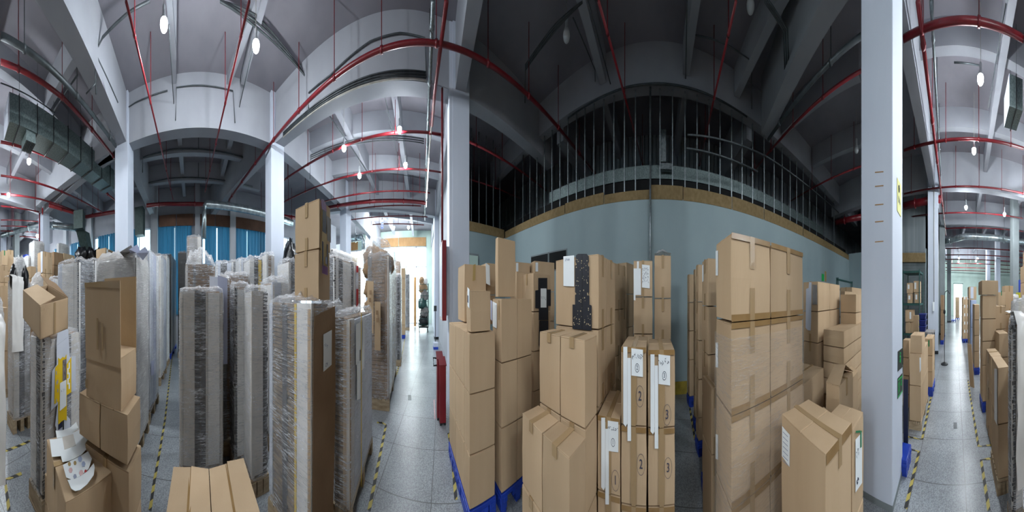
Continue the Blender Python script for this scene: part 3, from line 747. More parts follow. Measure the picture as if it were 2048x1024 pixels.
# ---- galvanised ceiling duct on the storage side, in two runs
def duct_run(pts, wd, z0, z1, label, mat='duct_metal', seams=8):
    A, B = pts; root = empty('air_duct', ((A.x+B.x)/2, (A.y+B.y)/2, z0), label, 'duct')
    mb = MB(); d = (B-A).normalized(); n = Vector((d.y, -d.x, 0))
    if n.dot(A+B) < 0: n = -n
    o = n*wd/2; mb.bar(A+o, B+o, wd, z0, z1); mk('casing', mb, mat, root)
    L = (B-A).length
    for i in range(seams):
        s = A+d*(L*(i+.5)/seams)+o; g = MB(); g.bar(s-d*.012, s+d*.012, wd+.05, z0-.025, z1+.025); mk('flange', g, 'steel_dark', root)
        for sg in (-1, 1):
            q = s+n*sg*(wd/2+.01); g = MB(); g.tube([Vector((q.x, q.y, z1)), Vector((q.x, q.y, SLAB))], .006, 5); mk('hanger_wire', g, 'conduit_grey', root)
    return root, d, n
A = G(19, 243, 4.6); B = G(228, 378, 4.6); A.z = B.z = 0
dr, d_, n_ = duct_run((A, B), .62, 4.6, 5.1, 'long grey galvanised air duct running to the white pillar')
g = MB(); q = A+n_*.0; g.bar(q-d_*.02, q, .0, 4.6, 5.1) if False else None
g = MB(); g.bar(A-d_*.006+n_*.31-n_*.31, A-d_*.006+n_*.62, .012, 4.6, 5.1); mk('end_cap', g, 'white_board', dr)  # end face coloured white to paint the light falling on it
s = A+d_*.75+n_*.25; g = MB(); g.bar(s-d_*.17, s+d_*.17, .42, 4.42, 4.6); mk('outlet_box', g, 'duct_metal', dr)
g = MB(); 
for i in range(7): t = s-d_*.15+d_*.05*i; g.bar(t-d_*.008, t+d_*.008, .4, 4.4, 4.42)
mk('outlet_grille', g, 'steel_dark', dr)
A = G(2019, 212, 4.6); B = G(2045.5, 222, 4.6); A.z = B.z = 0
dr, d_, n_ = duct_run((A, B), .6, 4.6, 5.1, 'short grey galvanised air duct with a bright end above the right aisle', seams=1)
g = MB(); g.bar(A-d_*.006, A-d_*.006+n_*.6, .012, 4.6, 5.1); mk('end_cap', g, 'white_board', dr)  # white cap, the lit look of this end put into its colour
# round duct along the windows, with elbow
def arc(x0, x1, n, A, B, z): return [line(A, B, x0+(x1-x0)*i/n, z) for i in range(n+1)]
Aw, Bw = wl(400, 0, 9.4), wl(530, 0, 9.4)
pipe('bright silver round duct with an elbow in front of the window curtains', [wl(408, 3.5, 9.4), wl(408, 4.3, 9.4), wl(409.5, 4.5, 9.4), wl(413, 4.58, 9.4), wl(530, 4.56, 9.4), wl(585, 4.5, 9.4)], .13, 'bright_duct', None, hang=0, name='round_duct', cat='duct', n=14)
pipe('bright silver round duct crossing high over the right aisle', [P(1884, 13.6, 4.15), P(1930, 12.6, 4.22), P(1985, 12.7, 4.18), P(2047, 13.3, 4.1)], .14, 'bright_duct', None, hang=2.2, name='round_duct', cat='duct', n=14, hmat='conduit_grey')
pipe('silver round duct beyond the storage pillars on the window side', [P(3, 15.0, 4.75), P(40, 13.8, 4.75), P(80, 12.6, 4.7), P(150, 11.6, 4.35)], .14, 'bright_duct', None, hang=2.2, name='round_duct', cat='duct', n=14, hmat='conduit_grey')
pipe('silver round duct near the far pillar of the bright aisle', [P(700, 13.5, 4.3), P(724, 13.2, 4.3), P(727, 13.2, 4.1), P(727, 13.2, 3.75)], .16, 'bright_duct', None, hang=1.4, name='round_duct', cat='duct', n=14)
# square ventilation drop at the windows
g = MB(); a = P(150, 11.0); g.bar(a, P(168, 10.8), .6, 4.1, 4.75); solo('ventilation_drop', g, 'dark_duct', 'boxy dark grey ventilation drop bending down at the windows', 'duct')
g = MB(); a, b = P(165, 11.4), P(180, 11.4); t0 = [Vector((a.x, a.y, 4.1)), Vector((b.x, b.y, 4.1))]; nn = NW*.5
g.hexa([Vector((a.x, a.y, 3.2)), Vector((b.x, b.y, 3.2)), Vector((b.x, b.y, 3.2))+nn, Vector((a.x, a.y, 3.2))+nn], [P(152, 11, 4.1), P(170, 11, 4.1), P(170, 11, 4.1)+nn, P(152, 11, 4.1)+nn]); solo('ventilation_chute', g, 'dark_duct', 'slanting grey chute below the ventilation drop', 'duct')
g = MB(); a, b = wl(288, 0, 10.4), wl(272, 0, 10.4); g.bar(a, b, .5, 3.9, 4.9); solo('ventilation_drop', g, 'dark_duct', 'dark grey duct drop behind the white pillar beside the bright window', 'duct')

# ---- sprinkler pipes ; all hang just under the beams
ZP = 4.76
def gp(*pts, z=ZP): return [G(x, y, z) for x, y in pts]
R = 'red sprinkler pipe '
pipe(R+'nearest of those crossing the bright aisle, passing in front of the pillar', gp((458, 400), (1191, 350)), .038, hang=1.25)
pipe(R+'second of those crossing the bright aisle', gp((563, 364), (887, 270)), .03, hang=1.2)
pipe(R+'continuing the second one into the dark room', gp((932, 281), (1092, 381)), .03, hang=1.2)
pipe(R+'third of those crossing the bright aisle', gp((566, 405), (884, 345)), .026, hang=1.2)
pipe(R+'continuing the third one into the dark room', gp((932, 357), (1040, 397)), .026, hang=1.2)
pipe(R+'fourth of those crossing the bright aisle', gp((620, 412), (860, 386)), .026, hang=1.2)
pipe('thick red water main crossing the bright aisle', gp((655, 416), (852, 406)), .07, hang=2)
pipe(R+'just beyond the thick red main', gp((700, 420), (842, 412)), .024, hang=1.2)
pipe(R+'second beyond the thick red main', gp((700, 440), (855, 434)), .024, hang=1.2)
pipe(R+'farthest of those crossing the bright aisle', gp((745, 449), (848, 450)), .024, hang=1.5)
pipe(R+'beginning overhead and running to the windows, left of the pair', gp((252, 2), (346, 399)), .026, hang=1.3)
pipe(R+'beginning overhead and running to the windows, right of the pair', gp((499, 2), (410, 384)), .026, hang=1.3)
pipe('thick red water main running along above the windows', gp((293, 411), (361, 408), (432, 411), (530, 428), (590, 436)), .075, hang=2.2)
pipe(R+'upper of the pair sloping over the dark room from overhead', gp((1197, 2), (1286, 332)), .026, hang=1.2)
pipe(R+'sloping over the dark room toward the duct stub', gp((1472, 2), (1399, 330)), .026, hang=1.2)
pipe('grey steel pipe running over the dark room to the white pillar', gp((1536, 280), (1726, 70)), .04, 'conduit_grey', hang=2, name='steel_pipe')
pipe(R+'just below the grey steel pipe beside the white pillar', gp((1500, 352), (1726, 140)), .03, hang=1.2)
pipe(R+'lowest of those reaching the white pillar from the dark room', gp((1582, 402), (1724, 332)), .026, hang=1.2)
pipe('thick red water main at the corner of the dark room', gp((1672, 445), (1722, 434), z=4.6), .12, hang=2)
pipe('thick red water main behind the white pillar at the passage', gp((1808, 412), (1882, 398), z=4.6), .13, hang=2)
pipe(R+'nearest of those crossing the right aisle', gp((1807, 78), (2046.5, 78)), .045, hang=1.2)
pipe(R+'second of those crossing the right aisle', gp((1808, 301), (2046.5, 297)), .036, hang=1.2)
pipe(R+'third of those crossing the right aisle', gp((1808, 388), (2046.5, 387)), .03, hang=1.2)
pipe(R+'fourth of those crossing the right aisle', gp((1808, 436), (2046.5, 437)), .03, hang=1.3)
pipe(R+'fifth of those crossing the right aisle', gp((1880, 458), (2046.5, 463)), .03, hang=1.5)
for i, y in enumerate((497, 510, 519, 527, 535, 541)):
    pipe(f"dark red far pipe over the right aisle, {('first','second','third','fourth','fifth','last')[i]} down of a ladder-like row", gp((1891, y), (2046.5, y+6), z=4.0), .03, group='ladder-like row of far pipes', hang=2.4)
pipe('long red pipe running overhead along the right aisle beside the pillars', gp((1836, 2), (1892, 470)), .05, hang=1.6)
pipe('grey cable tray hanging along the right aisle beside the long red pipe', gp((1862, 2), (1884, 400), z=4.9), .035, 'galvanised', hang=1.4, name='cable_tray', cat='cable tray', hmat='conduit_grey', n=4)
pipe('long red pipe running overhead along the bright aisle', gp((893, 2), (869, 190), (864, 250)), .045, hang=0)
pipe('thin white pipe running along the bright aisle beside the cable tray', gp((868, 190), (851, 400)), .025, 'cable_white', hang=0, name='conduit')
pipe('galvanised cable tray hanging along the bright aisle', gp((866, 2), (850, 410), (850, 440), z=4.82), .045, 'galvanised', hang=.9, name='cable_tray', cat='cable tray', hmat='conduit_grey', n=4)
for i in range(6):
    a = G(857.5-i*.9, 318+i*17, 4.7); g = MB(); b = a+Vector((0, .55, 0)); g.tube([a, b], .02, 8)
    solo('tube_lamp', g, 'tube_glow', f"slim white tube lamp, {('nearest','second','third','fourth','fifth','sixth','seventh','eighth','farthest')[i]} under the bright aisle cable tray", 'lamp', 'tube lamps under the cable tray')
p_ = P(884.5, 4.45); pipe('vertical red riser pipe beside the white pillar above the hose cabinet', [Vector((p_.x, p_.y, 2.47)), Vector((p_.x, p_.y, 4.75))], .03, hang=0)
# storage side, left
pipe('grey steel pipe nearest the camera among those passing the galvanised duct', gp((1.5, 72), (125, 160), (232, 292)), .045, 'conduit_grey', hang=1.6, name='steel_pipe')
pipe(R+'just below the grey steel pipe over the galvanised duct', gp((1.5, 124), (125, 195), (232, 320)), .04, hang=1.3)
pipe(R+'directly below the galvanised duct', gp((1.5, 284), (130, 330), (232, 402)), .035, hang=1.3)
pipe(R+'second below the galvanised duct', gp((1.5, 351), (100, 374), (204, 424)), .032, hang=1.4)
pipe(R+'third below the galvanised duct, ending at the far pillar', gp((1.5, 388), (80, 398), (168, 430)), .032, hang=1.5)
pipe(R+'fourth below the galvanised duct, far away', gp((1.5, 412), (78, 424)), .03, hang=1.7)
pipe('thick dark red main far behind the storage pillar', gp((98, 410), (172, 434), (232, 424)), .08, hang=2.5)
pipe('red riser pipe on the side of the far storage pillar', [P(79, 11.2, .3), P(79, 11.2, 4.8)], .05, hang=0)
for i, y in enumerate((440, 452, 462, 472)):
    pipe(f"thin dark pipe far over the storage bays, {('highest','second','third','lowest')[i]} of the row", gp((1.5, y), (76, y+3)), .025, group='row of thin far pipes', hang=2.6)

# ---- conduits fixed along beams
def fline(A, B, off): d = (B-A).normalized(); n = Vector((-d.y, d.x, 0)); n = n if n.dot(A+B) < 0 else -n; return A+n*off, B+n*off
CG = 'grey conduits on the beams'
def cond(label, pts, r=.016, mat='conduit_grey', g=CG, hang=0): return pipe(label, pts, r, mat, g, hang=hang, name='conduit', cat='conduit')
a, b = fline(P3, P4, .21); b0, b1 = fline(P3, P2, .23)
f0, f1 = fline(P4, P1, .21)
for k, (dz, dx) in enumerate(((0, 0), (.04, .02), (.08, .05))):
    cond(('lowest', 'middle', 'uppermost')[k]+' of three conduits high above the two hanging bulbs', [line(f0, f1, x, z) for x, z in ((617, 5.0-.1),)]+[G(617, 160, 5.62+dz)*1.0, G(512, 55-12*k, 5.62+dz), G(440, 3, 5.62+dz)], .018)
cond('conduit rising to the slab between the big beam and the hanging bulbs', [G(192, 188, 4.62), G(191.5, 103, 5.2), G(205, 75, 5.35), G(256, 26, 5.45), G(300, 2, 5.5)], .022)
cond('second conduit rising beside the big storage beam', [G(172, 188, 4.5), G(190, 168, 4.6), G(191.5, 108, 5.12), G(214, 155, 4.9), G(236, 205, 4.75)], .014)
cond('thin conduit bent around the storage bay wall beam', [line(a, b, 237, 4.95), line(a, b, 237, 5.55), line(a, b, 270, 5.6), line(a, b, 335, 5.6)], .014)
cond('thin conduit continuing along the storage bay wall beam', [line(a, b, 351, 5.0), line(a, b, 353, 5.62), line(a, b, 400, 5.62), line(a, b, 466, 5.6), line(a, b, 470, 5.0)], .014)
cond('conduit curving on the face of the cross beam over the bright aisle', [line(f0, f1, 617, 5.22), line(f0, f1, 660, 5.25), line(f0, f1, 740, 5.47), line(f0, f1, 800, 5.52), line(f0, f1, 850, 5.48), line(f0, f1, 853, 4.9)], .014)
for k in range(4):
    cond(('first', 'second', 'third', 'fourth')[k]+' of the bundled conduits under the cross beam over the bright aisle', [line(f0, f1, 566, 4.80+k*.03), line(f0, f1, 640, 4.83+k*.035), line(f0, f1, 735, 4.84+k*.04), line(f0, f1, 852, 4.86+k*.04)], .014, 'cable_white' if k == 0 else 'conduit_grey')
h0, h1 = fline(P4.lerp(P4b, .34), P1.lerp(P1b, .34), .12)
for k in range(3):
    cond(('lowest', 'middle', 'upper')[k]+' conduit on the second cross beam over the bright aisle', [line(h0, h1, 620, 4.7), line(h0, h1, 621, 5.2+k*.05), line(h0, h1, 848, 5.2+k*.05)], .013)
h0, h1 = fline(P4.lerp(P4b, .67), P1.lerp(P1b, .67), .12)
cond('conduit on the third cross beam over the bright aisle', [line(h0, h1, 662, 4.7), line(h0, h1, 664, 5.3), line(h0, h1, 750, 5.35), line(h0, h1, 848, 5.3)], .013)
cond('sloping conduit along the aisle beam past the hanging bulbs', gp((646, 214), (738, 350), z=5.34), .016)
cond('sloping conduit down the middle aisle beam', gp((760, 145), (800, 338), z=5.34), .014)
cond('conduit dropping along the storage beam by the right hand red pipe', gp((514, 60), (468, 262), z=5.35), .014)
cond('conduit dropping down the middle storage beam', gp((338, 50), (350, 250), z=5.35), .014)
for D_, yl in ((7.55, 'nearer'), (9.35, 'farther')):
    def wq(x, z): return P(x, D_/math.cos((x-385)*K), z)
    cond(f'conduit run along the foot of the {yl} window-side ceiling beam', [wq(285, 4.95), wq(286, 5.34), wq(340, 5.4), wq(400, 5.38), wq(470, 5.36), wq(505, 5.34)], .022)
    cond(f'thin dropper conduit on the {yl} window-side ceiling beam', [wq(397, 5.85), wq(397, 5.4)], .016)
q0, q1 = pp(1136, 0, DP-.18), pp(1496, 0, DP-.18)
cond('conduit run along the foot of the beam over the partition studs', [pp(x, z, DP-.18) for x, z in ((1136, 5.1), (1250, 5.17), (1313, 5.17), (1400, 5.17), (1494, 5.15))], .02)
for k in range(3):
    cond(('lowest', 'middle', 'upper')[k]+' of three conduits in the shadowed corner beside the near pillar', gp((1050, 205-6*k), (1051, 140-5*k), (1110, 62-6*k), (1165, 4), z=5.3), .015)
cond('conduit pair running along the dark ceiling beam, nearer one', gp((1176, 2), (1228, 195), z=5.34), .015)
cond('conduit down the middle dark ceiling beam', gp((1374, 2), (1371, 172), z=5.34), .015)
cond('thin conduit bent down the ceiling over the dark room', gp((1146, 35), (1190, 140), (1191, 216), z=5.5), .012)
cond('thin conduit at the far right of the dark ceiling', gp((1388, 70), (1450, 88), (1503, 122), (1504, 265), z=5.4), .012)
p_ = pp(1300.5, 0, DP-.12); cond('galvanised conduit rising up the middle of the pale partition', [Vector((p_.x, p_.y, .4)), Vector((p_.x, p_.y, 5.15))], .03, 'galvanised')
for k in range(3):
    cond(('outer', 'middle', 'inner')[k]+' conduit on the beam reaching the white pillar over the dark room', gp((1578-4*k, 150), (1575-4*k, 60), (1538-4*k, 3), z=5.0), .018)
cond('thin wire conduit along the storage aisle ceiling beside the duct', gp((1.5, 166), (110, 226), z=5.3), .012)
cond('conduit along the sloping secondary beam above the duct', gp((155, 150), (105, 226), z=5.35), .02)
cond('winding conduit on the ceiling over the right aisle', gp((2012, 8), (1980, 195), (1976, 215), z=5.35), .014)
cond('conduit crossing to the first bulb of the right aisle', gp((1908, 125), (1958, 131), z=5.3), .016)
# ---- bulbs
bulb(328, 45, 4.95, label='lit hanging bulb left of the pair nearest overhead', r=.085)
bulb(512, 88, 4.95, label='lit hanging bulb right of the pair nearest overhead', r=.085)
bulb(799, 257, 4.75, label='lit hanging bulb nearest over the bright aisle', r=.075)
bulb(811, 328, 4.75, label='lit hanging bulb second over the bright aisle', r=.08)
bulb(688, 294, 4.75, label='lit hanging bulb in front of the sloping aisle beam', r=.08)
bulb(719, 349, 4.75, label='lit hanging bulb farther along the sloping aisle beam', r=.085)
bulb(1961, 155, 4.8, label='lit hanging bulb nearest over the right aisle', r=.085)
bulb(1948, 299, 4.7, label='lit hanging bulb second over the right aisle', r=.085)
bulb(1932, 413, 4.6, label='lit hanging bulb third over the right aisle', r=.09)
bulb(2009, 427, 4.6, label='lit hanging bulb beside the third of the right aisle', r=.09)
bulb(58, 320, 4.7, label='lit hanging bulb below the galvanised duct', r=.085)
bulb(17, 388, 4.7, label='lit hanging bulb far behind the galvanised duct', r=.09)
for x, y, l in ((1918, 515, 'upper of the two at its wall'), (1917, 522, 'lower of the two at its wall'), (1952, 520, 'lower of the two over the tall cartons'), (1955, 516, 'upper of the two over the tall cartons')): bulb(x, y, 4.4, label='small bulb far down the right aisle, '+l, r=.11)
for x, y, l in ((74, 495, 'lower'), (75, 470, 'upper')): bulb(x, y, 4.3, label=l+' small lit bulb far behind the storage pillars', r=.11)
for x, y, l in ((743, 453, 'above the far plywood board'), (787, 454, 'over the blue hanging sign'), (817, 453, 'nearest the tray at the far end'), (716, 446, 'beside the round duct'), (764, 441, 'above the hanging sign')): bulb(x, y, D=15.5, label='small far lit bulb '+l, r=.12)
bulb(1133, 68, 5.3, on=False, label='unlit globe lamp in the shadowed ceiling near the near pillar', r=.09); bulb(1501, 8, 5.3, on=False, label='unlit globe lamp at the top of the dark ceiling', r=.09)
bulb(1713, 297, 5.0, on=False, label='unlit globe lamp beside the white pillar', r=.09)
# ================================================================ GOODS
GRPR = 'cartons stacked in the dark room'
# ---- right of the near pillar
V = 1330
S1 = stack('of the stack nearest the near pillar, blue pallet below', 939, 990, 928, 2.1, V, [667, 790, 912, 1022], group=GRPR, tape=None, pal=('blue', 'blue plastic pallet corner nearest the aisle tape'))
b = S1[0][1]; q = b.c+b.d2*b.L2
def behind(b, along='d2', gap=.006):          # direction and distance of the next block's near corner
    p = b.c+(b.d2 if along == 'd2' else b.d1)*((b.L2 if along == 'd2' else b.L1)+gap); return p
def nxt(b, L1, L2, along='d2', shift=0):
    n = Blk.__new__(Blk); n.c = behind(b, along)+b.d1*shift; n.D = math.hypot(n.c.x, n.c.y); n.a0 = math.atan2(n.c.x, n.c.y)
    n.d1, n.d2, n.v, n.L1, n.L2 = b.d1, b.d2, b.v, L1, L2
    ctr = n.c+n.d1*L1/2+n.d2*L2/2; n.mx = Matrix.Translation(ctr)@Matrix.Rotation(PI/2-az(b.v), 4, 'Z'); return n
def pile(b, zs, desc, group=None, tape='F', kind='brown carton', mat='cardboard'):
    out = []
    for i in range(len(zs)-1):
        out.append(carton(b, zs[i+1]+.0005, zs[i]-.0005, f"{kind}, {ORD[min(i,6)]} {desc}", group, tape, mat))
    return out
zs1 = [s[3] for s in S1]+[S1[-1][2]]
b2 = nxt(b, .42, .42); pile(b2, zs1, 'in the second row back from the near pillar', GRPR, None); pallet(b2, 0, .149, 'blue', 'blue plastic pallet second along the aisle tape')
b3 = nxt(b2, .42, .42); z3 = [zs1[0]+.05]+[zs1[1], zs1[2], zs1[3]]; pile(b3, zs1, 'in the third row back along the aisle tape', GRPR, None); pallet(b3, 0, .149, 'blue', 'blue plastic pallet third along the aisle tape')
b4 = Blk(908, 917, 902, 3.9, V); pile(b4, [Z(745, 3.9), Z(812, 3.9)-.0, .0], 'of the low pair touching the near pillar', GRPR, None)
o, bb, *_ = stack('with a white strip label, standing on the near pillar corner stack', 941, 981, 933, 2.12, V, [580, 666], group=GRPR, tape=None)[0]
poly(bb, 'L', [(935.5, 574), (939.5, 579), (939.5, 617), (936, 612)], 'paper', 'paper_label', o); poly(bb, 'L', [(935.8, 590), (937.6, 592), (937.6, 606), (935.8, 604)], 'ink', 'printed_block', o, off=.0065)
o, bb, *_ = stack('with printed side seam, rising behind the white strip carton', 929, 972, 927, 2.95, V, [527, 645], group=GRPR, L2=.4, tape=None)[0]
poly(bb, 'F', [(946, 530), (951, 528), (950.5, 560), (945, 562)], 'tan_board', 'printed_strip', o)
poly(bb, 'F', [(971, 526), (979, 531), (980, 571), (972, 567)], 'paper', 'paper_label', o); poly(bb, 'F', [(973, 540), (978, 543), (978, 565), (973, 562)], 'sign_green', 'green_print', o, off=.007) if False else None
stack('peeking out behind the printed seam carton', 974, 991, 972, 3.3, V, [525, 590, 650], group=GRPR, L2=.4, tape=None)
o, bb, *_ = stack('standing tall and slim alone on its stack', 996, 1031, 991, 2.38, V, [473, 595], group=GRPR, tape=None)[0]
S5 = stack('of the stack under the tall slim carton', 1003, 1064, 985, 2.28, V, [597, 727, 858, 989], group=GRPR, tape=None, split=[1035], pal=('blue', 'blue plastic pallet under the two-wide stack'))
o, bb = S5[0][0], S5[0][1]; poly(bb, 'L', [(986, 603), (994, 607), (994, 657), (986, 652)], 'paper', 'paper_label', o); poly(bb, 'L', [(981.5, 600), (985, 602), (985, 642), (981.8, 638)], 'lavender_board', 'plastic_pouch', o)
poly(bb, 'L', [(997, 600), (999, 601), (999, 640), (997, 639)], 'brown_tape', 'packing_tape', o)
S6 = stack('of the stack with black die-cut sheets', 1067, 1101, 1042, 2.95, 1370, [545, 624, 704, 784], group=GRPR, tape='L', down=.02)
o, bb = S6[0][0], S6[0][1]
pts = [(1076, 556), (1094, 556), (1094, 579), (1101, 579), (1101, 612), (1096, 612), (1096, 640), (1077, 640), (1077, 617), (1070, 616), (1070, 581), (1076, 580)]
poly(bb, 'F', pts, 'night_board', 'black_die_cut_sheet', o, off=.008); pf = poly(bb, 'F', [(1080.5, 577), (1092, 577), (1092, 615), (1080.5, 615)], 'paper', 'paper_label', o, off=.012)
p = bb.at('F', 1081.5, 593, .015); scribble(p, bb.d1, UP, .1, .035, o, seed=3, nrm=bb.n('F'))
o, bb = S6[1][0], S6[1][1]; poly(bb, 'F', [(1078, 641), (1096, 641), (1096, 688), (1091, 700), (1080, 700), (1077, 690)], 'night_board', 'black_die_cut_sheet', o, off=.008)
stack('half hidden behind the stack with black die-cut sheets', 1033, 1044, 1031, 3.2, 1400, [542, 622, 702, 782], group=GRPR, L1=.4, L2=.3, tape=None, down=.02)
S7 = stack('of the back row pile beside the slim carton', 1031, 1060, 1029, 4.2, 1420, [523, 580, 637, 694], group=GRPR, L2=.4, tape=None, down=.02)
poly(S7[0][1], 'F', [(1032, 526), (1036.5, 526), (1036.5, 543), (1032, 543)], 'paper', 'paper_label', S7[0][0])
S7 = stack('of the back row pile beside the big carton', 1069, 1109, 1067, 4.2, 1460, [521, 583, 645, 700], group=GRPR, L2=.4, tape=None, down=.02)
poly(S7[0][1], 'F', [(1071, 525), (1076, 525), (1076, 543), (1071, 543)], 'paper', 'paper_label', S7[0][0])
# big carton with night-patterned die-cut sheet
S8 = stack('of the stack crowned by the big carton', 1197, 1213, 1111, 1.76, 1345, [506, 660, 816, 972], group=GRPR, tape='F', down=.02, L2=None)
o, bb = S8[0][0], S8[0][1]; o['label'] = 'big brown carton with a white sheet and a dark speckled die-cut sheet'
poly(bb, 'L', [(1127.5, 513), (1149, 511), (1149, 573), (1127.5, 572)], 'paper', 'paper_label', o, off=.005)
p = bb.at('L', 1131, 518, .008); scribble(p, -bb.d2, UP, .07, .015, o, seed=5, nrm=bb.n('L'), mat='pale_print')
D1 = [(1153, 511), (1157, 508), (1174, 508), (1178, 513), (1178.5, 524), (1176, 528), (1179, 534), (1179, 584), (1177, 590), (1179.5, 592), (1179.5, 609), (1184, 611), (1184, 661), (1146, 657), (1146, 609), (1151, 609), (1151, 590), (1154, 588), (1151, 584), (1151, 532), (1154, 528), (1152, 524)]
dc = poly(bb, 'L', D1, 'night_board', 'dark_speckled_die_cut_sheet', o, off=.008)
r = random.Random(4); mb = MB()
for i in range(70):
    x = r.uniform(1152, 1178) if i < 40 else r.uniform(1148, 1182); y = r.uniform(514, 605) if i < 40 else r.uniform(612, 652); s = r.uniform(.3, .8)
    mb.prism([bb.at('L', x+a*s, y+c*s*1.7, .0105) for a, c in ((-1, -1), (1, -1), (1, 1), (-1, 1))], bb.n('L')*.0006)
mk('gold_specks', mb, 'gold_speck', dc)['kind'] = 'stuff'
mb = MB(); mb.prism([bb.at('L', x, y, .0105) for x, y in ((1164.5, 508), (1165.5, 508), (1165.5, 659), (1164.5, 659))], bb.n('L')*.0006); mk('fold_line', mb, 'steel_dark', dc)
bz = nxt(bb, .3, bb.L2, 'd1'); zz = [s[3] for s in S8]+[S8[-1][2]]; pile(bz, zz, 'directly behind the big carton stack', GRPR)
poly(bz, 'F', [(1222, 527), (1223.5, 528), (1223.5, 571), (1222, 570)], 'paper', 'paper_label', [c for c in C.objects if c.get('label', '').startswith('brown carton, topmost directly behind the big')][0]) if False else None
stack('of the shadowed pile behind the big carton', 1229, 1252, 1226, 3.5, 1420, [525, 620, 715, 810], group=GRPR, L2=.45, down=.02, split=[1245])
stack('of the shadowed film-wrapped pile deep behind the big carton', 1253, 1267, 1250, 4.4, 1440, [524, 588, 656, 722], group=GRPR, L2=.4, down=.02, tape=None)
S9 = stack('of the second pair carrying the big carton', 1170, 1194, 1079, 1.45, V+20, [679, 860], group=GRPR, tape=None, L2=None)
# split the pair into two: rebuild as two blocks along d2
def pair(desc, x0, x1, x2, xs, D, v, ys, tape='Lt', down=None, group=GRPR):
    f = Blk(x0, x1, x2, D, v); u = f.reach(xs, f.d2, az(v-512)); zs = [Z(y, D) for y in ys]
    if down is not None:
        h = (zs[0]-zs[-1])/(len(zs)-1)
        while zs[-1] > down+.01: zs.append(max(down, zs[-1]-h))
    A = Blk(x0, x1, x2, D, v, f.L1, u-.003); B = nxt(A, f.L1, f.L2-u-.003, gap=.006) if False else nxt(A, f.L1, f.L2-u-.003)
    out = []
    for i in range(len(zs)-1):
        h = ['upper', 'lower', 'third', 'fourth'][min(i, 3)]
        out.append((carton(A, zs[i+1]+.0005, zs[i]-.0005, f"brown carton, {h}{'' if len(zs)>2 else ''} and nearer of the {desc}" if len(zs) > 2 else f"brown carton, nearer of the {desc}", group, tape), A))
        out.append((carton(B, zs[i+1]+.0005, zs[i]-.0005, f"brown carton, {h} and farther of the {desc}" if len(zs) > 2 else f"brown carton, farther of the {desc}", group, tape), B))
    return out
for s in S9:
    for c_ in list(s[0].children): bpy.data.objects.remove(c_)
    bpy.data.objects.remove(s[0])
pair('pair standing just below the big carton', 1170, 1194, 1079, 1120, 1.45, V+20, [679, 860], down=.02)
pair('pair at the very front of the dark room', 1139, 1172, 1044, 1084, 1.2, V+35, [914, 1110], down=.16)
# three cartons with white strips and numbered papers
VN = 1818
def note(o, bb, x0, y0, x1, y1, num, seed):
    pf = poly(bb, 'F', [(x0, y0), (x1, y0+3), (x1, y1+3), (x0, y1)], 'paper', 'paper_note', o, off=.007)
    w = (bb.at('F', x1, y0)-bb.at('F', x0, y0)); w.z = 0; w = w.length
    p = bb.at('F', x0+1.2, y0+9, .0095); scribble(p, bb.d1, UP, w*.85, w*.28, o, seed=seed, nrm=bb.n('F'), th=.0013)
    p = bb.at('F', (x0+x1)/2, y0+(y1-y0)*.72, .0105); text_on(num, p, bb.d1, UP, w*.3, o, 'ink'); ellipse_on(p, bb.d1, UP, w*.17, w*.2, o)
def strips(o, bb, x, y, ln):
    poly(bb, 'F', [(x, y), (x+8, y), (x+8, y+ln-12), (x+5, y+ln-6), (x, y+ln-12)], 'paper', 'white_strip', o, off=.009)
    poly(bb, 'F', [(x+8.3, y+22), (x+15, y+22), (x+15.5, y+ln+22), (x+8.3, y+ln+22)], 'paper', 'white_strip', o, off=.010)
def bigmark(o, bb, x, y, num):
    p = bb.at('F', x, y, .006); ellipse_on(p, bb.d1, UP, .038, .055, o, th=.0011); text_on(num, p, bb.d1, UP, .07, o, 'ink')
def ztape(o, bb, z1, y):                       # torn bright tape along the top edge
    mb = MB(); 
    mb.prism([bb.uv('F', .004, z1-.03, .004), bb.uv('F', bb.L1-.004, z1-.03, .004), bb.uv('F', bb.L1-.004, z1-.002, .004), bb.uv('F', .004, z1-.002, .004)], bb.n('F')*.002)
    mk('edge_tape', mb, 'clear_tape_edge', o)
    mb = MB(); mb.prism([bb.uv('F', bb.L1*.38, z1-.4, .004), bb.uv('F', bb.L1*.62, z1-.4, .004), bb.uv('F', bb.L1*.62, z1-.03, .004), bb.uv('F', bb.L1*.38, z1-.03, .004)], bb.n('F')*.0015)
    mk('packing_tape', mb, 'brown_tape', o)
DB = 1.58
for i, (x0, x1, yt, num, desc) in enumerate(((1242, 1293, 692, '2', 'white-strip column numbered two'), (1296, 1350, 699, '3', 'white-strip column numbered three'))):
    bb = Blk(x0, x1, x0, DB, VN, None, .44); z = Z(yt, DB); h = .415; k = 0
    while z-h*k > .2:
        za = z-h*(k+1) if z-h*(k+1) > .2 else .02
        o = carton(bb, za+.0005, z-h*k-.0005, f"brown carton, {ORD[k]} of the {desc}", GRPR, 'L' if False else 'F'); ztape(o, bb, z-h*k, yt)
        if k == 0:
            note(o, bb, x0+21, yt+4 if i == 0 else yt+9, x0+44, yt+58 if i == 0 else yt+68, num, 11+i); strips(o, bb, x0+5, yt+1 if i == 0 else yt+9, 165)
            bigmark(o, bb, x0+38, yt+100 if i == 0 else yt+130, num)
        if k == 1: bigmark(o, bb, x0+40, yt+236, num)
        k += 1
D_ = 1.64; bb = Blk(1195, 1240.5, 1195, D_, VN, None, .46); z = Z(828, D_); k = 0
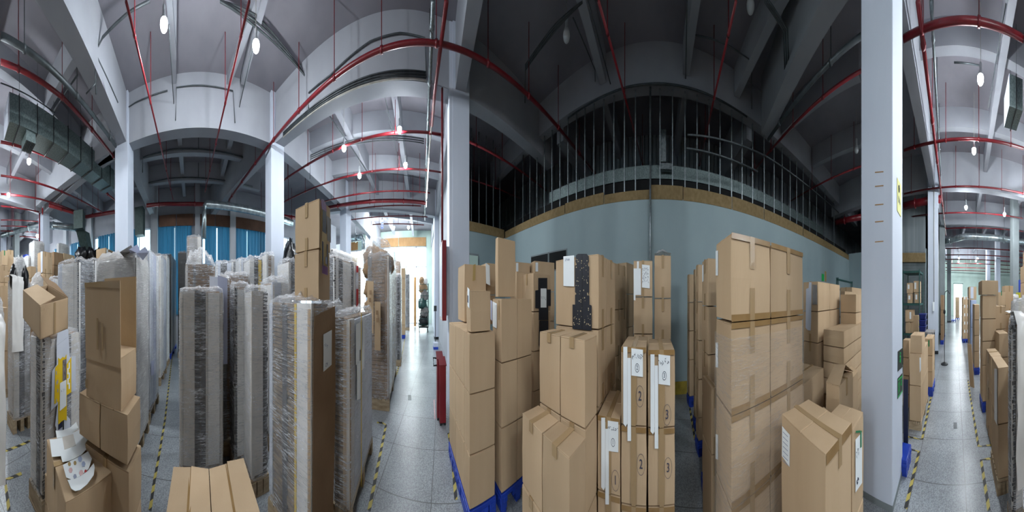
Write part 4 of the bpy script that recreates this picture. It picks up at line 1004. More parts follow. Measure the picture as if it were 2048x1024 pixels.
while z-.415*k > .3:
    za = z-.415*(k+1) if z-.415*(k+1) > .3 else .02
    o = carton(bb, za+.0005, z-.415*k-.0005, f"brown carton, {ORD[k]} of the lower white-strip column numbered one", GRPR, 'F'); ztape(o, bb, z-.415*k, 828)
    if k == 0: note(o, bb, 1216, 840, 1237, 900, '1', 13); strips(o, bb, 1203, 834, 150); bigmark(o, bb, 1231, 960, '1')
    k += 1
# behind them
DD = 2.95
bb = Blk(1267, 1305, 1267, DD, VN, None, .4)
S = stack('of the pale-papered column behind the white-strip cartons', 1267, 1305, 1267, DD, VN, [521, 594, 668, 742], group=GRPR, L2=.4, down=.02)
o, bb = S[0][0], S[0][1]; poly(bb, 'F', [(1267.5, 537), (1282, 537), (1282, 590), (1271, 590), (1271, 601), (1267.5, 600)], 'paper', 'white_strip', o, off=.006); poly(bb, 'F', [(1274, 523), (1278, 523), (1278, 537), (1274, 537)], 'paper', 'white_strip', o, off=.006)
poly(bb, 'F', [(1284, 529), (1299.5, 531), (1299.5, 577), (1284, 575)], 'paper', 'paper_note', o, off=.006); p = bb.at('F', 1284.7, 536, .009); scribble(p, bb.d1, UP, .12, .14, o, rows=4, seed=21, nrm=bb.n('F'))
S = stack('of the film-topped column next to the pale-papered one', 1309, 1342, 1309, 3.0, VN, [510, 597, 682, 768], group=GRPR, L2=.4, down=.02)
o, bb = S[0][0], S[0][1]; f = MB(); zt = S[0][3]
for i in range(9):
    a = i/8*bb.L1; hgt = .02+.05*math.sin(i/8*PI)+random.uniform(0, .015); f.add([bb.uv('F', a, zt+.006), bb.uv('F', a, zt+hgt), bb.uv('F', a, zt+.006, -.3)], [])
vs = []; n = 9
for j in range(5):
    for i in range(n): vs.append(bb.uv('F', i/8*bb.L1, zt+.01+.07*math.sin(i/8*PI)*math.sin((j+.5)/5*PI)+random.uniform(0, .012), -j/4*.38))
f = MB(); f.add(vs, [(j*n+i, j*n+i+1, (j+1)*n+i+1, (j+1)*n+i) for j in range(4) for i in range(n-1)]); mk('crumpled_film', f, 'thick_film', o, smooth=True)
# shadowed row in front of the partition, right of the gap
for (x0, x1, x2, D, v, ys, desc) in ((1379, 1389, 1374.5, 4.5, 1790, [548, 605, 662, 720], 'of the farthest stack at the dark gap'),
        (1390, 1396, 1387, 3.7, 1800, [538, 600, 664, 728], 'of the second farthest stack at the dark gap'),
        (1397, 1406, 1391.5, 3.1, 1805, [528, 604, 682, 760], 'of the third farthest stack at the dark gap'),
        (1416, 1434, 1404, 2.3, 1815, [515, 613, 711, 809], 'of the taped stack tucked behind the tall double stack')):
    S = stack(desc, x0, x1, x2, D, v, ys, group=GRPR, down=.16, tape='L', pal=('blue', 'blue plastic pallet '+desc.replace('of the', 'under the')))
poly(S[0][1], 'L', [(1405, 531), (1407.5, 529), (1407.5, 562), (1405, 564)], 'paper', 'paper_label', S[0][0])
stack('of the low column in front of the dark gap', 1423, 1436, 1405, 1.95, 1815, [776, 912], group=GRPR, down=.02, tape='F')
# tall double stack
DT = 1.48
f = Blk(1462, 1606, 1432, DT, VN); u = f.reach(1541, f.d1, az(VN)); A = Blk(1462, 1541, 1432, DT, VN, u-.004, f.L2); B_ = nxt(A, f.L1-u-.004, f.L2, 'd1', 0)
zz = [Z(463, DT), Z(644.5, DT), Z(832, DT), Z(1020, DT), Z(1203, DT)]
for bb, cn in ((A, 'nearer'), (B_, 'farther')):
    for i in range(4):
        o = carton(bb, zz[i+1]+.002, zz[i]-.004-(0 if bb is A else .012*(i == 0)), f"{cn} taped brown carton, {ORD[i]} of the tall double stack beside the white pillar"[:140].replace(' beside the white pillar', ''), GRPR, None)
        w_ = .055; L = bb.L1; za, zb = zz[i+1]+.002, zz[i]-.004
        for (u0, u1, z0, z1, m_) in ((L*.5-w_/2, L*.5+w_/2, zb-.17, zb+.001, 'brown_tape'), (L*.5-w_/2, L*.5+w_/2, za, za+.17, 'brown_tape'), (.004, L-.004, za, za+.035, 'clear_tape_edge'), (.004, L-.004, zb-.03, zb, 'clear_tape_edge')):
            mb = MB(); mb.prism([bb.uv('F', u0, z0, .0035), bb.uv('F', u1, z0, .0035), bb.uv('F', u1, z1, .0035), bb.uv('F', u0, z1, .0035)], bb.n('F')*(.0018 if m_ == 'brown_tape' else .001)); mk('packing_tape' if m_ == 'brown_tape' else 'edge_tape', mb, m_, o)
        if cn == 'nearer':
            poly(bb, 'L', [(1432.5, 502+183*i), (1437, 501+184*i), (1437, 551+184*i), (1432.5, 551+183*i)], 'paper', 'paper_label', o, off=.005)
# film band over the lower three levels
mb = MB(); zt, zb_ = zz[1]-.2*0-.08, .17; vs = []; n = 0; cols = []
W_ = f.L1; Q = f.L2
path = [f.uv('L', Q*(1-i/10), 0, .012) for i in range(10)]+[f.uv('F', W_*i/36, 0, .012) for i in range(37)]
for j in range(25):
    z = zb_+(zt-zb_)*j/24
    for i, p in enumerate(path):
        q = noise.noise(Vector((i*.3, z*7, 1)))*.006; vs.append(Vector((p.x, p.y, z))+((f.n('F') if i >= 10 else f.n('L'))*(q+.004)))
n = len(path); mb.add(vs, [(j*n+i, j*n+i+1, (j+1)*n+i+1, (j+1)*n+i) for j in range(24) for i in range(n-1)])
solo('stretch_film_band', mb, 'thin_film', 'clear stretch film band wound around the lower cartons of the tall double stack', 'film', smooth=True)
pallet(f, 0, zz[4]-.002, 'blue', 'blue plastic pallet under the tall double stack')
# stack between the tall double stack and the white pillar
S15 = stack('of the two-wide stack with white strips', 1636, 1680, 1606, 3.2, 1818, [562, 623.5, 687, 749], group=GRPR, split=[1660], tape='L', down=.02)
o, bb = S15[0][0], S15[0][1]; poly(bb, 'L', [(1613, 578), (1618, 576), (1619, 564), (1624, 565), (1623, 640), (1622, 661), (1616, 660), (1612, 655)], 'white_board', 'white_strip', o, off=.012); poly(bb, 'L', [(1625, 569), (1634.5, 570), (1634.5, 609), (1625, 609)], 'grey_board', 'grey_sheet', o, off=.006)
stack('low in front of the two-wide stack near the pillar', 1604, 1648, 1598, 2.35, 1800, [771, 870], group=GRPR, down=.02, L2=.5, tape='L')
stack('of the flat pile touching the white pillar', 1688, 1728, 1686, 3.0, 1830, [662, 697, 731, 766, 801, 836], group=GRPR, down=.02, L2=.45, tape=None, kind='flat brown carton')
stack('leaning pair above the flat dark cartons', 1712, 1724, 1697, 3.8, 1830, [588, 626, 664], group=GRPR, L2=.4, tape=None, down=.02)
S = stack('of the far pile left of the pillar', 1704, 1727, 1703, 6.2, 1830, [574, 624, 680, 730], group=GRPR, L2=.5, tape='L', down=.02)
stack('of the narrow far pile beside the two-wide stack', 1690, 1712, 1681, 4.6, 1830, [582, 624, 672, 720], group=GRPR, tape=None, down=.02)
# small half-open carton with roof-like flaps
D_ = 2.2; bb = Blk(1679, 1706, 1679, D_, 1835, None, .22); z1 = Z(772, D_); o = carton(bb, .02, z1, 'small slim carton with its flaps standing up like a roof', GRPR, 'F')
for s_, lab in ((0, 'flap'), (1, 'flap')):
    mb = MB(); top = bb.uv('F', bb.L1/2, z1+.105, -.02); tb = bb.uv('F', bb.L1/2, z1+.09, -.2); e0 = bb.uv('F', 0 if s_ == 0 else bb.L1, z1, .004); e1 = bb.uv('F', 0 if s_ == 0 else bb.L1, z1, -.21)
    mb.prism([e0, e1, tb, top] if s_ else [e1, e0, top, tb], Vector((0, 0, .004))); mk('flap', mb, 'cardboard', o)
# clutter of open cartons behind the large front carton
for i, (x0, x1, D_, z, l) in enumerate(((1650, 1668, 1.85, .80, 'slumped open carton left of the roof-flapped one'), (1672, 1696, 1.66, .70, 'slumped open carton just below the roof-flapped one'), (1690, 1716, 2.62, .83, 'slumped open carton between the roof-flapped one and the pillar'))):
    bb = Blk(x0, x1, x0, D_, 1800+10*i, None, .32); mb = MB(); h = z; a, c = bb.L1/2, bb.L2/2; m = bb.m(.02); t = .005
    mb.box(-a, a, -c, c, 0, .012, m); mb.box(-a, a, -c, -c+t, 0, h, m); mb.box(-a, a, c-t, c, 0, h, m); mb.box(-a, -a+t, -c, c, 0, h, m); mb.box(a-t, a, -c, c, 0, h, m)
    o = tag(mk('open_carton', mb, 'cardboard', mx=m), l, 'carton', GRPR)
    f_ = MB(); f_.prism([bb.uv('F', 0, z+.02), bb.uv('F', bb.L1, z+.02), bb.uv('F', bb.L1*.95, z+.07, -.14), bb.uv('F', .02, z+.09, -.14)], Vector((0, 0, .004))); mk('flap', f_, 'cardboard', o)
    f_ = MB(); f_.prism([bb.uv('F', 0, z+.02, -.3), bb.uv('F', bb.L1, z+.02, -.3), bb.uv('F', bb.L1*.95, z+.06, -.17), bb.uv('F', .02, z+.05, -.17)], Vector((0, 0, .004))); mk('flap', f_, 'cardboard', o)
# large front carton by the pillar
D_ = 1.2; bb = Blk(1651, 1703, 1563, D_, 1878); z1 = Z(907, D_)
o = carton(bb, z1-.62, z1, 'large brown carton with a printed white label in front of the white pillar', GRPR, 'F')
lp = poly(bb, 'L', [(1565.5, 852), (1580.5, 869), (1580, 933), (1564.8, 911)], 'paper', 'paper_label', o, off=.005)
for i in range(7):
    y = 862+i*9.5; poly(bb, 'L', [(1567, y), (1577, y+10), (1577, y+11.6), (1567, y+1.6)], 'pale_print', 'printed_line', lp, off=.0075, th=.0005)
mb = MB(); mb.prism([bb.uv('F', .004, z1-.05, .004), bb.uv('F', bb.L1-.004, z1-.05, .004), bb.uv('F', bb.L1-.004, z1-.002, .004), bb.uv('F', .004, z1-.002, .004)], bb.n('F')*.002); mk('edge_tape', mb, 'clear_tape_edge', o)
bl_ = Blk(1651, 1703, 1563, D_, 1878); carton(bl_, .02, z1-.621, 'brown carton supporting the large labelled front carton', GRPR, 'F')
D_ = 1.52; bb = Blk(1705, 1727, 1700, D_, 1860, None, .3); z1 = Z(857, D_); o = carton(bb, z1-.5, z1, 'tall carton with green tape and a handwritten sheet against the white pillar', GRPR, None); carton(bb, .02, z1-.501, 'brown carton under the green-taped one against the white pillar', GRPR, None)
poly(bb, 'F', [(1710, 879), (1723, 864), (1723, 965), (1710, 984)], 'paper', 'paper_note', o, off=.005); poly(bb, 'F', [(1719, 862), (1721.5, 860), (1721.5, 893), (1719, 895)], 'green_tape', 'green_tape', o, off=.009); poly(bb, 'F', [(1710, 861), (1719, 860), (1719, 864), (1710, 865)], 'green_tape', 'green_tape', o, off=.009)
p = bb.at('F', 1711, 902, .009); scribble(p, bb.d1, UP, .06, .04, o, seed=31, nrm=bb.n('F')); p = bb.at('F', 1711, 958, .009); scribble(p, bb.d1, UP, .04, .035, o, seed=33, nrm=bb.n('F'), th=.003)

# ---- cartons in front of the tall stack bottom: nothing else. Passage side (right aisle, left flank)
GP = 'cartons on the shutter side of the right aisle'
VA = 1905
S = stack('of the near stack left of the right aisle tape', 1842, 1856, 1819, 3.72, VA, [708, 773, 845], group=GP, tape=None, pal=('wood', 'wooden pallet at the left hand tape of the right aisle'))
o, bb, *_ = stack('crowning the near stack left of the right aisle', 1844, 1850, 1820.5, 3.75, VA, [671, 708], group=GP, tape=None)[0]
poly(S[0][1], 'L', [(1839, 715), (1842, 715), (1842, 740), (1839.5, 745)], 'paper', 'paper_label', S[0][0])
stack('of the middle column between the two shutter side stacks', 1849, 1856, 1839, 4.75, VA, [695, 742, 790], group=GP, tape=None, down=.15)
S = stack('of the green-taped stack left of the right aisle', 1865, 1869, 1849, 5.0, VA, [677, 712, 744, 775], group=GP, tape=None, pal=('blue', 'blue plastic pallet under the green-taped stack'), L1=.6)
poly(S[0][1], 'L', [(1856.5, 680), (1859, 680), (1859, 693), (1856.5, 693)], 'green_tape', 'green_tape', S[0][0])
stack('of the aisle side stack touching the white pillar', 1818, 1822, 1806, 4.4, VA, [680, 716, 752, 790], group=GP, tape=None, down=.02)
g = MB(); a = Blk(1815, 1819, 1806, 3.1, VA, .02, None); g.box(-.01, .01, -a.L2/2, a.L2/2, 0, Z(760, 3.1)-.02, a.m(.01)); solo('navy_board', g, 'navy_board', 'dark navy board leaning between the white pillar and the near stack', 'board')
bb = Blk(1812, 1815.5, 1806, 2.75, VA, .3, .2); pallet(bb, 0, .16, 'blue', 'blue plastic pallet poking out beside the white pillar')
# shelving rack by the shutter
def rack(x0, x1, x2, D, v, levels, label, th=.04):
    b = Blk(x0, x1, x2, D, v); m = b.m(0); a, c = b.L1/2, b.L2/2; r = empty('shelving_rack', m.translation, label, 'rack'); MATX[r.name] = m; r.matrix_basis = m; top = max(levels)+.03
    for sx in (-1, 1):
        for sy in (-1, 1):
            g = MB(); g.box(sx*a-.02, sx*a+.02, sy*c-.02, sy*c+.02, 0, top, m); mk('post', g, 'rack_green', r)
    for z in levels:
        g = MB(); g.box(-a, a, -c, c, z-.05, z, m); mk('shelf', g, 'rack_green', r)
    return b
DR = 7.2; rb = rack(1839, 1846, 1806, DR, VA, [.5, Z(668, DR), Z(607, DR), Z(541, DR)], 'dark green shelving rack full of small cartons by the roller shutter')
for (x0, x1, yt, yb, k) in ((1813.5, 1825, 565, 583, 0), (1815, 1824, 587, 604, 1), (1827, 1839, 561, 583, 2), (1829, 1839, 585, 604, 3), (1810.5, 1817, 620, 642, 4), (1817, 1826, 620, 643, 5), (1811, 1821, 645, 667, 6), (1822, 1837, 632, 667, 7)):
    q = Blk(x1, x1+3, x0, DR+.1, VA, .35, None); base = {1: 607, 3: 607, 6: 668, 7: 668}.get(k)
    zb = Z(607, DR)+.001 if k in (1, 3) else Z(668, DR)+.001 if k in (6, 7) else Z(yb, DR); zt = Z(yt, DR)
    if k in (0, 2): zb = Z(587 if k == 0 else 585, DR)+.002
    if k in (4, 5): zb = Z(645, DR)+.002
    o = carton(q, zb, zt, ('small labelled carton, upper left on the green rack', 'small labelled carton, lower left on the upper rack shelf', 'small labelled carton, upper right on the green rack', 'small labelled carton, lower right on the upper rack shelf', 'narrow carton on the lower rack shelf, at the pillar', 'labelled carton on the lower rack shelf beside the narrow one', 'carton at the bottom left of the green rack', 'wide carton beside the blue bins on the green rack')[k], GP, None)
    if k in (0, 1, 2, 3, 5): poly(q, 'L', [(x0+2, yt+4), (x0+5.5, yt+4), (x0+5.5, yb-5), (x0+2, yb-5)], 'paper', 'paper_label', o)
rack(1676, 1728, 1674, 8.6, 1818, [.4, 1.1, Z(577, 8.6), Z(557, 8.6)], 'dark green rack at the back wall beyond the stacks near the white pillar')
for x0, x1, ya, yb, m_, l in ((1643.5, 1648, 548, 562, 'sign_green', 'small green notice on the pale back wall'), (1649.5, 1652.5, 543, 563, 'tan_board', 'narrow tan notice on the pale back wall')):
    Dq = DP/math.cos((x0-1313)*K); g = MB(); A, B = pp(x0, 0, DP-.06), pp(x1, 0, DP-.06); g.bar(A, B, .01, Z(yb, Dq), Z(ya, Dq)); solo('wall_notice', g, m_, l, 'notice')
# table with blue bins
tb = Blk(1867, 1869, 1838, 6.3, VA, .6, None); m = tb.m(0); a, c = tb.L1/2, tb.L2/2; r_ = empty('work_table', m.translation, 'small work table with a pale top beside the green rack', 'table'); MATX[r_.name] = m; r_.matrix_basis = m; zt = Z(665, 6.3)
g = MB(); g.box(-a, a, -c, c, zt-.03, zt, m); mk('tabletop', g, 'grey_board', r_)
for sx in (-1, 1):
    for sy in (-1, 1): g = MB(); g.box(sx*(a-.03)-.02, sx*(a-.03)+.02, sy*(c-.03)-.02, sy*(c-.03)+.02, 0, zt-.03, m); mk('leg', g, 'steel_dark', r_)
for k in range(3):
    q = Blk(1851, 1853, 1838, 6.35, VA, .4, None); z = zt+.001+k*.13; mb = MB(); a, c = q.L1/2-.02, q.L2/2; m = q.m(z)
    b4_ = [(-a+.03, -c+.03), (a-.03, -c+.03), (a-.03, c-.03), (-a+.03, c-.03)]; t4 = [(-a, -c), (a, -c), (a, c), (-a, c)]
    mb.hexa([m@Vector((x, y, 0)) for x, y in b4_], [m@Vector((x, y, .10)) for x, y in t4]); mb.box(-a-.012, a+.012, -c-.012, c+.012, .10, .125, m)
    solo('storage_bin', mb, 'blue_bin', f"blue plastic bin, {('bottom','middle','top')[k]} of the three beside the green rack", 'bin', 'blue bins on the work table', bevel=.01)
# fan stand with a round base
p = P(1889, 7.4); z1 = Z(592, 7.4); r_ = empty('floor_stand', p, 'black floor stand on a round base at the far pillar', 'stand')
g = MB(); g.lathe(p, [(.16, 0), (.16, .02), (.05, .05), (.02, .06)], 20); mk('base', g, 'steel_dark', r_); g = MB(); g.tube([p+Vector((0, 0, .05)), Vector((p.x, p.y, z1))], .014); mk('pole', g, 'steel_dark', r_)
g = MB(); g.tube([Vector((p.x, p.y, z1)), Vector((p.x-.03, p.y, z1+.1)), Vector((p.x-.14, p.y, z1+.14)), Vector((p.x-.24, p.y, z1+.05))], .012); mk('hook', g, 'steel_dark', r_)
g = MB(); g.lathe((p.x, p.y, z1-.45), [(.02, 0), (.05, .03), (.05, .09), (.02, .12)], 12); mk('clamp', g, 'steel_dark', r_)
# switch box on the pillar
g = MB(); q = P(1867, 8.66); g.box(q.x-.05, q.x+.05, q.y-.02, q.y+.03, Z(622, 8.7), Z(604, 8.7)); solo('switch_box', g, 'paper', 'white switch box fixed on the second white pillar', 'switch box')
cond('white cable duct running down the second white pillar', [Vector((q.x-.03, q.y+.0, Z(604, 8.7))), Vector((q.x-.03, q.y+.0, 4.8))], .015, 'cable_white')
# passage clutter beyond
stack('of the dark thin stack right behind the second pillar', 1887, 1891, 1881, 10.5, VA, [590, 620, 650, 680], group=GP, tape=None, down=.15, pal=('blue', 'blue plastic pallet behind the second pillar'), mat='kraft')
# ---- right flank of the right aisle
GQ = 'cartons on the duct side of the right aisle'; VR = 2417
S = stack('of the far white-labelled stack', 1925, 1936.5, 1923, 10.9, VR, [594, 611, 628, 645, 661, 678], group=GQ, tape=None, L2=1.0, split=[1930.5], pal=('blue', 'blue plastic pallet under the far white-labelled stack'))
for s in S:
    c_ = s[1].uv('F', s[1].L1*.62, (s[2]+s[3])/2+.07, .004); mb = MB(); mb.prism([c_, c_+s[1].d1*.07, c_+s[1].d1*.07+UP*.11, c_+UP*.11], s[1].n('F')*.002); mk('paper_label', mb, 'paper', s[0])
stack('of the farthest stack down the right aisle', 1911, 1919, 1909, 22, VR, [594, 604, 614, 624], group=GQ, tape=None, L2=1, down=.15, pal=('blue', 'blue plastic pallet at the far end of the right aisle'))
bb = Blk(1903, 1911, 1902.5, 20, VR, None, .8); pallet(bb, 0, .15, 'blue', 'blue plastic pallet lying empty far down the right aisle')
S = stack('of the tall far stack with a white board', 1938, 1953, 1937, 8.3, VR, [573, 598, 624, 650, 676], group=GQ, tape=None, L2=.8, down=.15)
poly(S[0][1], 'F', [(1941, 574), (1947, 574), (1947, 597), (1941, 597)], 'white_board', 'white_board', S[0][0], off=.01)
bb = Blk(1942, 1953, 1941, 7.2, VR, None, .25); g = MB(); g.box(-bb.L1/2, bb.L1/2, -.12, .12, 0, 1.05, bb.m(.02+.55)); 
stack('of the blue-edged pile behind the aisle column', 1942, 1953, 1940.5, 7.4, VR, [600, 655, 710, 765], group=GQ, tape=None, L2=.5, down=.15, kind='blue and white box', mat='blue_print')
S = stack('of the slim column beside the blue-edged pile', 1949, 1959, 1945, 6.4, VR, [609, 640, 671, 703, 735, 765], group=GQ, tape=None, pal=('blue', 'blue plastic pallet below the slim column'), down=.15)
mb = MB(); p0, p1 = P(1941, 5.5), P(1949, 5.4); z = Z(690, 5.5); mb.prism([Vector((p0.x, p0.y, .02)), Vector((p1.x, p1.y, .02)), Vector((p1.x+.05, p1.y-.2, z)), Vector((p0.x+.05, p0.y-.2, z))], Vector((.02, 0, 0))); solo('cardboard_sheet', mb, 'cardboard', 'loose cardboard sheet leaning on the slim column', 'cardboard sheet')
S = stack('of the big stack standing at the right aisle tape', 1965, 1992.5, 1960, 4.3, VR, [590, 638, 683, 731, 790], group=GQ, tape=None, pal=('blue', 'blue plastic pallet under the big aisle stack'), down=.15)
o = stack('crowning the big stack at the right aisle tape', 1964, 1996.5, 1962, 4.25, VR, [560, 590], group=GQ, tape=None, L2=.6)
S = stack('of the tall light column behind the green-taped carton', 2011, 2026.5, 2010, 6.6, VR, [571, 629, 687, 745], group=GQ, tape='F', L2=.5, down=.15)
S = stack('of the column with green tape near the grey pillar', 1997, 2011, 1996, 6.2, VR, [584, 611, 660, 712], group=GQ, tape=None, L2=.5, down=.15); poly(S[0][1], 'F', [(2002, 582), (2003.7, 582), (2003.7, 591), (2002, 591)], 'green_tape', 'green_tape', S[0][0])
stack('with a centre seam right of the big aisle stack', 1991, 2012, 1990, 4.7, VR, [612, 659, 710, 760], group=GQ, tape='F', L2=.45, down=.15)
stack('of the wide column behind the wrapped white load', 1998, 2016, 1997, 4.0, VR, [667, 716, 780], group=GQ, tape=None, L2=.45, down=.15)
stack('low with a bright top before the wide column', 1982, 2003, 1972, 3.3, VR, [712, 790], group=GQ, tape='L', down=.02)
S = stack('of the right aisle stack on a wooden pallet', 1996, 2018, 1983, 2.5, 2430, [735, 850, 960], group=GQ, tape=None, pal=('wood', 'wooden pallet nearest at the duct side of the right aisle'))
o, bb = S[0][0], S[0][1]; poly(bb, 'L', [(1990, 737), (1995.5, 738), (1995.5, 850), (1990, 838)], 'foam_sheet', 'taped_film_strip', o, off=.01)
# ---- paper details on the pillars
def flat_sign(b, face, pts, mat, label, cat='sign', off=.004):
    mb = MB(); q = [b.at(face, x, y, off) for x, y in pts]; mb.prism(q, b.n(face)*.003); return solo('wall_sign', mb, mat, label, cat)
sg = flat_sign(P2c, 'F', [(1793.8, 355), (1801.8, 371), (1801.3, 434), (1793.8, 421)], 'sign_yellow', 'yellow warning notice high on the big white pillar')
MATX[sg.name] = sg.matrix_basis.copy()
c_ = P2c.at('F', 1797, 378, .009); ellipse_on(c_, P2c.d1, UP, .02, .03, sg, th=.006)
text_on('当心', P2c.at('F', 1797.6, 402, .009), P2c.d1, UP, .06, sg, 'ink')
sg = flat_sign(P2c, 'F', [(1795, 703), (1804, 696), (1804, 734), (1795, 743)], 'sign_black', 'upper green running man exit sign on the big white pillar')
def man(sg, b, cx, cy, s, extra=''):
    c_ = b.at('F', cx, cy, .0085); u = b.d1; mb = MB()
    mb.lathe((0, 0, 0), [(.001, 0), (.001, .001)], 3) if False else None
    for a, e, r_ in (((.0, .8), (.0, .3), .14), ((0, .3), (.35, -.1), .12), ((.35, -.1), (.3, -.7), .1), ((0, .3), (-.3, -.2), .12), ((-.3, -.2), (-.6, -.3), .1), ((0, .7), (.45, .45), .09), ((0, .7), (-.45, .5), .09)):
        mb.tube([c_+u*a[0]*s+UP*a[1]*s, c_+u*e[0]*s+UP*e[1]*s], r_*s, 6)
    h = c_+u*.1*s+UP*1.1*s; mb.tube([h-u*.1*s, h+u*.1*s], .18*s, 8); mk('running_man', mb, 'sign_green', sg)
man(sg, P2c, 1799.5, 719, .05)
sg = flat_sign(P2c, 'F', [(1794.6, 757), (1804, 746), (1804, 783), (1794.6, 798)], 'sign_black', 'lower green exit sign on the big white pillar')
man(sg, P2c, 1801.5, 766, .04); text_on('安全\n出口', P2c.at('F', 1797.2, 775, .0085), P2c.d1, UP, .05, sg, 'sign_green')
for ya, yb in (((759, 750), (762, 753)), ((793, 780), (796, 783))): poly(P2c, 'F', [(1795, ya[0]), (1803.6, ya[1]), (1803.6, yb[1]), (1795, yb[0])], 'sign_green', 'green_bar', sg, off=.0085, th=.0006)
for i, y in enumerate((344, 372, 409, 443, 483)): 
    pp2 = Matrix(); mb = MB(); mb.prism([P2c.at('L', x, yy, .002) for x, yy in ((1750, y), (1767, y-1.5), (1767, y+.5), (1750, y+2))], P2c.n('L')*.0008); o = mk('old_tape_mark', mb, 'pale_ply', mx=centred(mb)); tag(o, f"faint tape residue on the big white pillar, {('highest','second','middle','fourth','lowest')[i]} mark", 'tape mark', 'tape residue on the big white pillar')
# exit sign on P4, fire notice on P5
q = P(540.5, 6.2); g = MB(); dd = (P4-P3).normalized(); a_ = q; z0, z1 = Z(478.5, 6.2), Z(465.5, 6.2); g.bar(a_, a_+dd*.11, .01, z0, z1); sgo = solo('wall_sign', g, 'sign_black', 'small green exit sign on the pillar beside the blue curtains', 'sign'); MATX[sgo.name] = sgo.matrix_basis.copy()
g = MB(); c_ = a_+dd*.05-NW*.012; c_.z = (z0+z1)/2; g.tube([c_+UP*.04, c_-UP*.01, c_-UP*.01+dd*.03], .012, 6); g.tube([c_-UP*.01, c_-UP*.05-dd*.03], .012, 6); mk('running_man', g, 'sign_green', sgo)
g = MB(); q = P(84, 11.35); g.bar(q, q+dd*.12, .01, Z(430, 11.35), Z(422, 11.35)+.1); solo('wall_sign', g, 'label_red', 'small red notice on the far storage pillar', 'sign')
g = MB(); q = P(764.5, 9.5); g.box(q.x-.07, q.x+.07, q.y-.01, q.y+.01, Z(457.5, 9.5), Z(443.5, 9.5)); sgo = solo('hanging_sign', g, 'sign_blue', 'blue hanging sign with white characters over the bright aisle', 'sign'); MATX[sgo.name] = sgo.matrix_basis.copy()
text_on('区域\n01', Vector((q.x, q.y-.012, Z(450, 9.5))), Vector((1, 0, 0)), UP, .07, sgo, 'paper'); g = MB(); g.tube([Vector((q.x, q.y, Z(443, 9.5))), Vector((q.x, q.y, 5.9))], .006, 5); mk('hanging_wire', g, 'conduit_grey', sgo)
# ---------------------------------------------------------------- storage side
W = wrapped
VS = 400
GS = 'cartons on the storage side'
# --- far left: cartons and loads beside the frame edge
S = stack('of the stack behind the white draped load', 2, 15.5, 1, 4.9, VS+20, [615, 703, 781], group=GS, tape=None, L2=.5, pal=('wood', 'wooden pallet behind the white draped load'))
stack('of the short-sided far stack at the frame start', 1, 16, .5, 6.3, VS, [530, 565, 612], group=GS, tape='F', L2=.5, down=.15)
stack('of the slim stack behind the draped load', 5, 15, 4.5, 5.6, VS, [571, 616, 660], group=GS, tape=None, L2=.5, down=.15)
S = stack('of the far green-taped storage stack', 4.5, 15.5, 4, 8.2, VS, [500, 530, 560], group=GS, tape=None, L2=.5, down=.15); poly(S[0][1], 'F', [(8, 501), (10, 501), (10, 511), (8, 511)], 'green_tape', 'green_tape', S[0][0])
stack('of the tall far stack beside the grey pillar', 15.5, 27, 15, 8.6, VS, [499, 542, 590], group=GS, tape='F', L2=.5, down=.15)
GW = 'film-wrapped loads'
# white draped load
rt, b = W('wrapped load with a white draped sheet and black bags on top', 27, 61, 15.5, 3.62, VS, Z(561, 3.62), [(.35, 'f'), (.3, 'L'), (.35, 'g')], [(1, 'f')], z0=.17, plabel='wooden pallet under the white draped load')
def drape(b, u0, u1, zt, zb, mat, name, parent, face='F', back=.4, seed=1, amp=.03):
    mb = MB(); n, m_ = 12, 16; vs = []; r = random.Random(seed); sd = r.uniform(0, 99)
    L = back+(zt-zb)
    for j in range(m_+1):
        s = L*j/m_
        for i in range(n+1):
            u = u0+(u1-u0)*i/n; q = noise.noise(Vector((u*9+sd, s*4, 0)))*amp
            if s < back: p = b.uv(face, u, zt+.03+abs(q)*1.5, -(back-s))
            else: p = b.uv(face, u+q*.3, zt+.02-(s-back), .03+q+amp)
            vs.append(p)
    mb.add(vs, [(j*(n+1)+i, j*(n+1)+i+1, (j+1)*(n+1)+i+1, (j+1)*(n+1)+i) for j in range(m_) for i in range(n)])
    return mk(name, mb, mat, parent, smooth=True)
drape(b, -.06, .22, Z(556, 3.6), .98, 'white_foam', 'draped_sheet', rt, seed=3)
def lump(c, rx, ry, rz, mat, name, label, cat, group=None, seed=0, parent=None, amp=.4):
    mb = MB(); n, m_ = 20, 10; vs = []
    for j in range(m_+1):
        t = PI*j/m_
        for i in range(n):
            a = 2*PI*i/n; d = Vector((math.cos(a)*math.sin(t), math.sin(a)*math.sin(t), -math.cos(t)))
            k = 1+noise.noise(d*2.2+Vector((seed*3.1, 0, 0)))*amp+noise.noise(d*6+Vector((seed, 7, 0)))*amp*.3
            vs.append(Vector(c)+Vector((d.x*rx*k, d.y*ry*k, max(-rz*.8, d.z*rz*k))))
    mb.add(vs, [(j*n+i, j*n+(i+1) % n, (j+1)*n+(i+1) % n, (j+1)*n+i) for j in range(m_) for i in range(n)])
    if parent is not None: return mk(name, mb, mat, parent, smooth=True)
    return solo(name, mb, mat, label, cat, group, smooth=True)
p = P(27, 3.75, Z(556, 3.7)); lump(p, .09, .09, .17, 'black_bag', 'black_bag', 'black bag sticking up on the left of the white draped load', 'bag', 'black bags', 1)
p = P(49, 3.75, Z(560, 3.7)); lump(p, .1, .1, .17, 'black_bag', 'black_bag', 'black bag lying on the right of the white draped load', 'bag', 'black bags', 2)
p = P(40, 3.8, Z(545, 3.8)); lump(p, .14, .12, .2, 'thick_film', 'film_bundle', 'crumpled clear film heap topping the white draped load', 'film', None, 3)
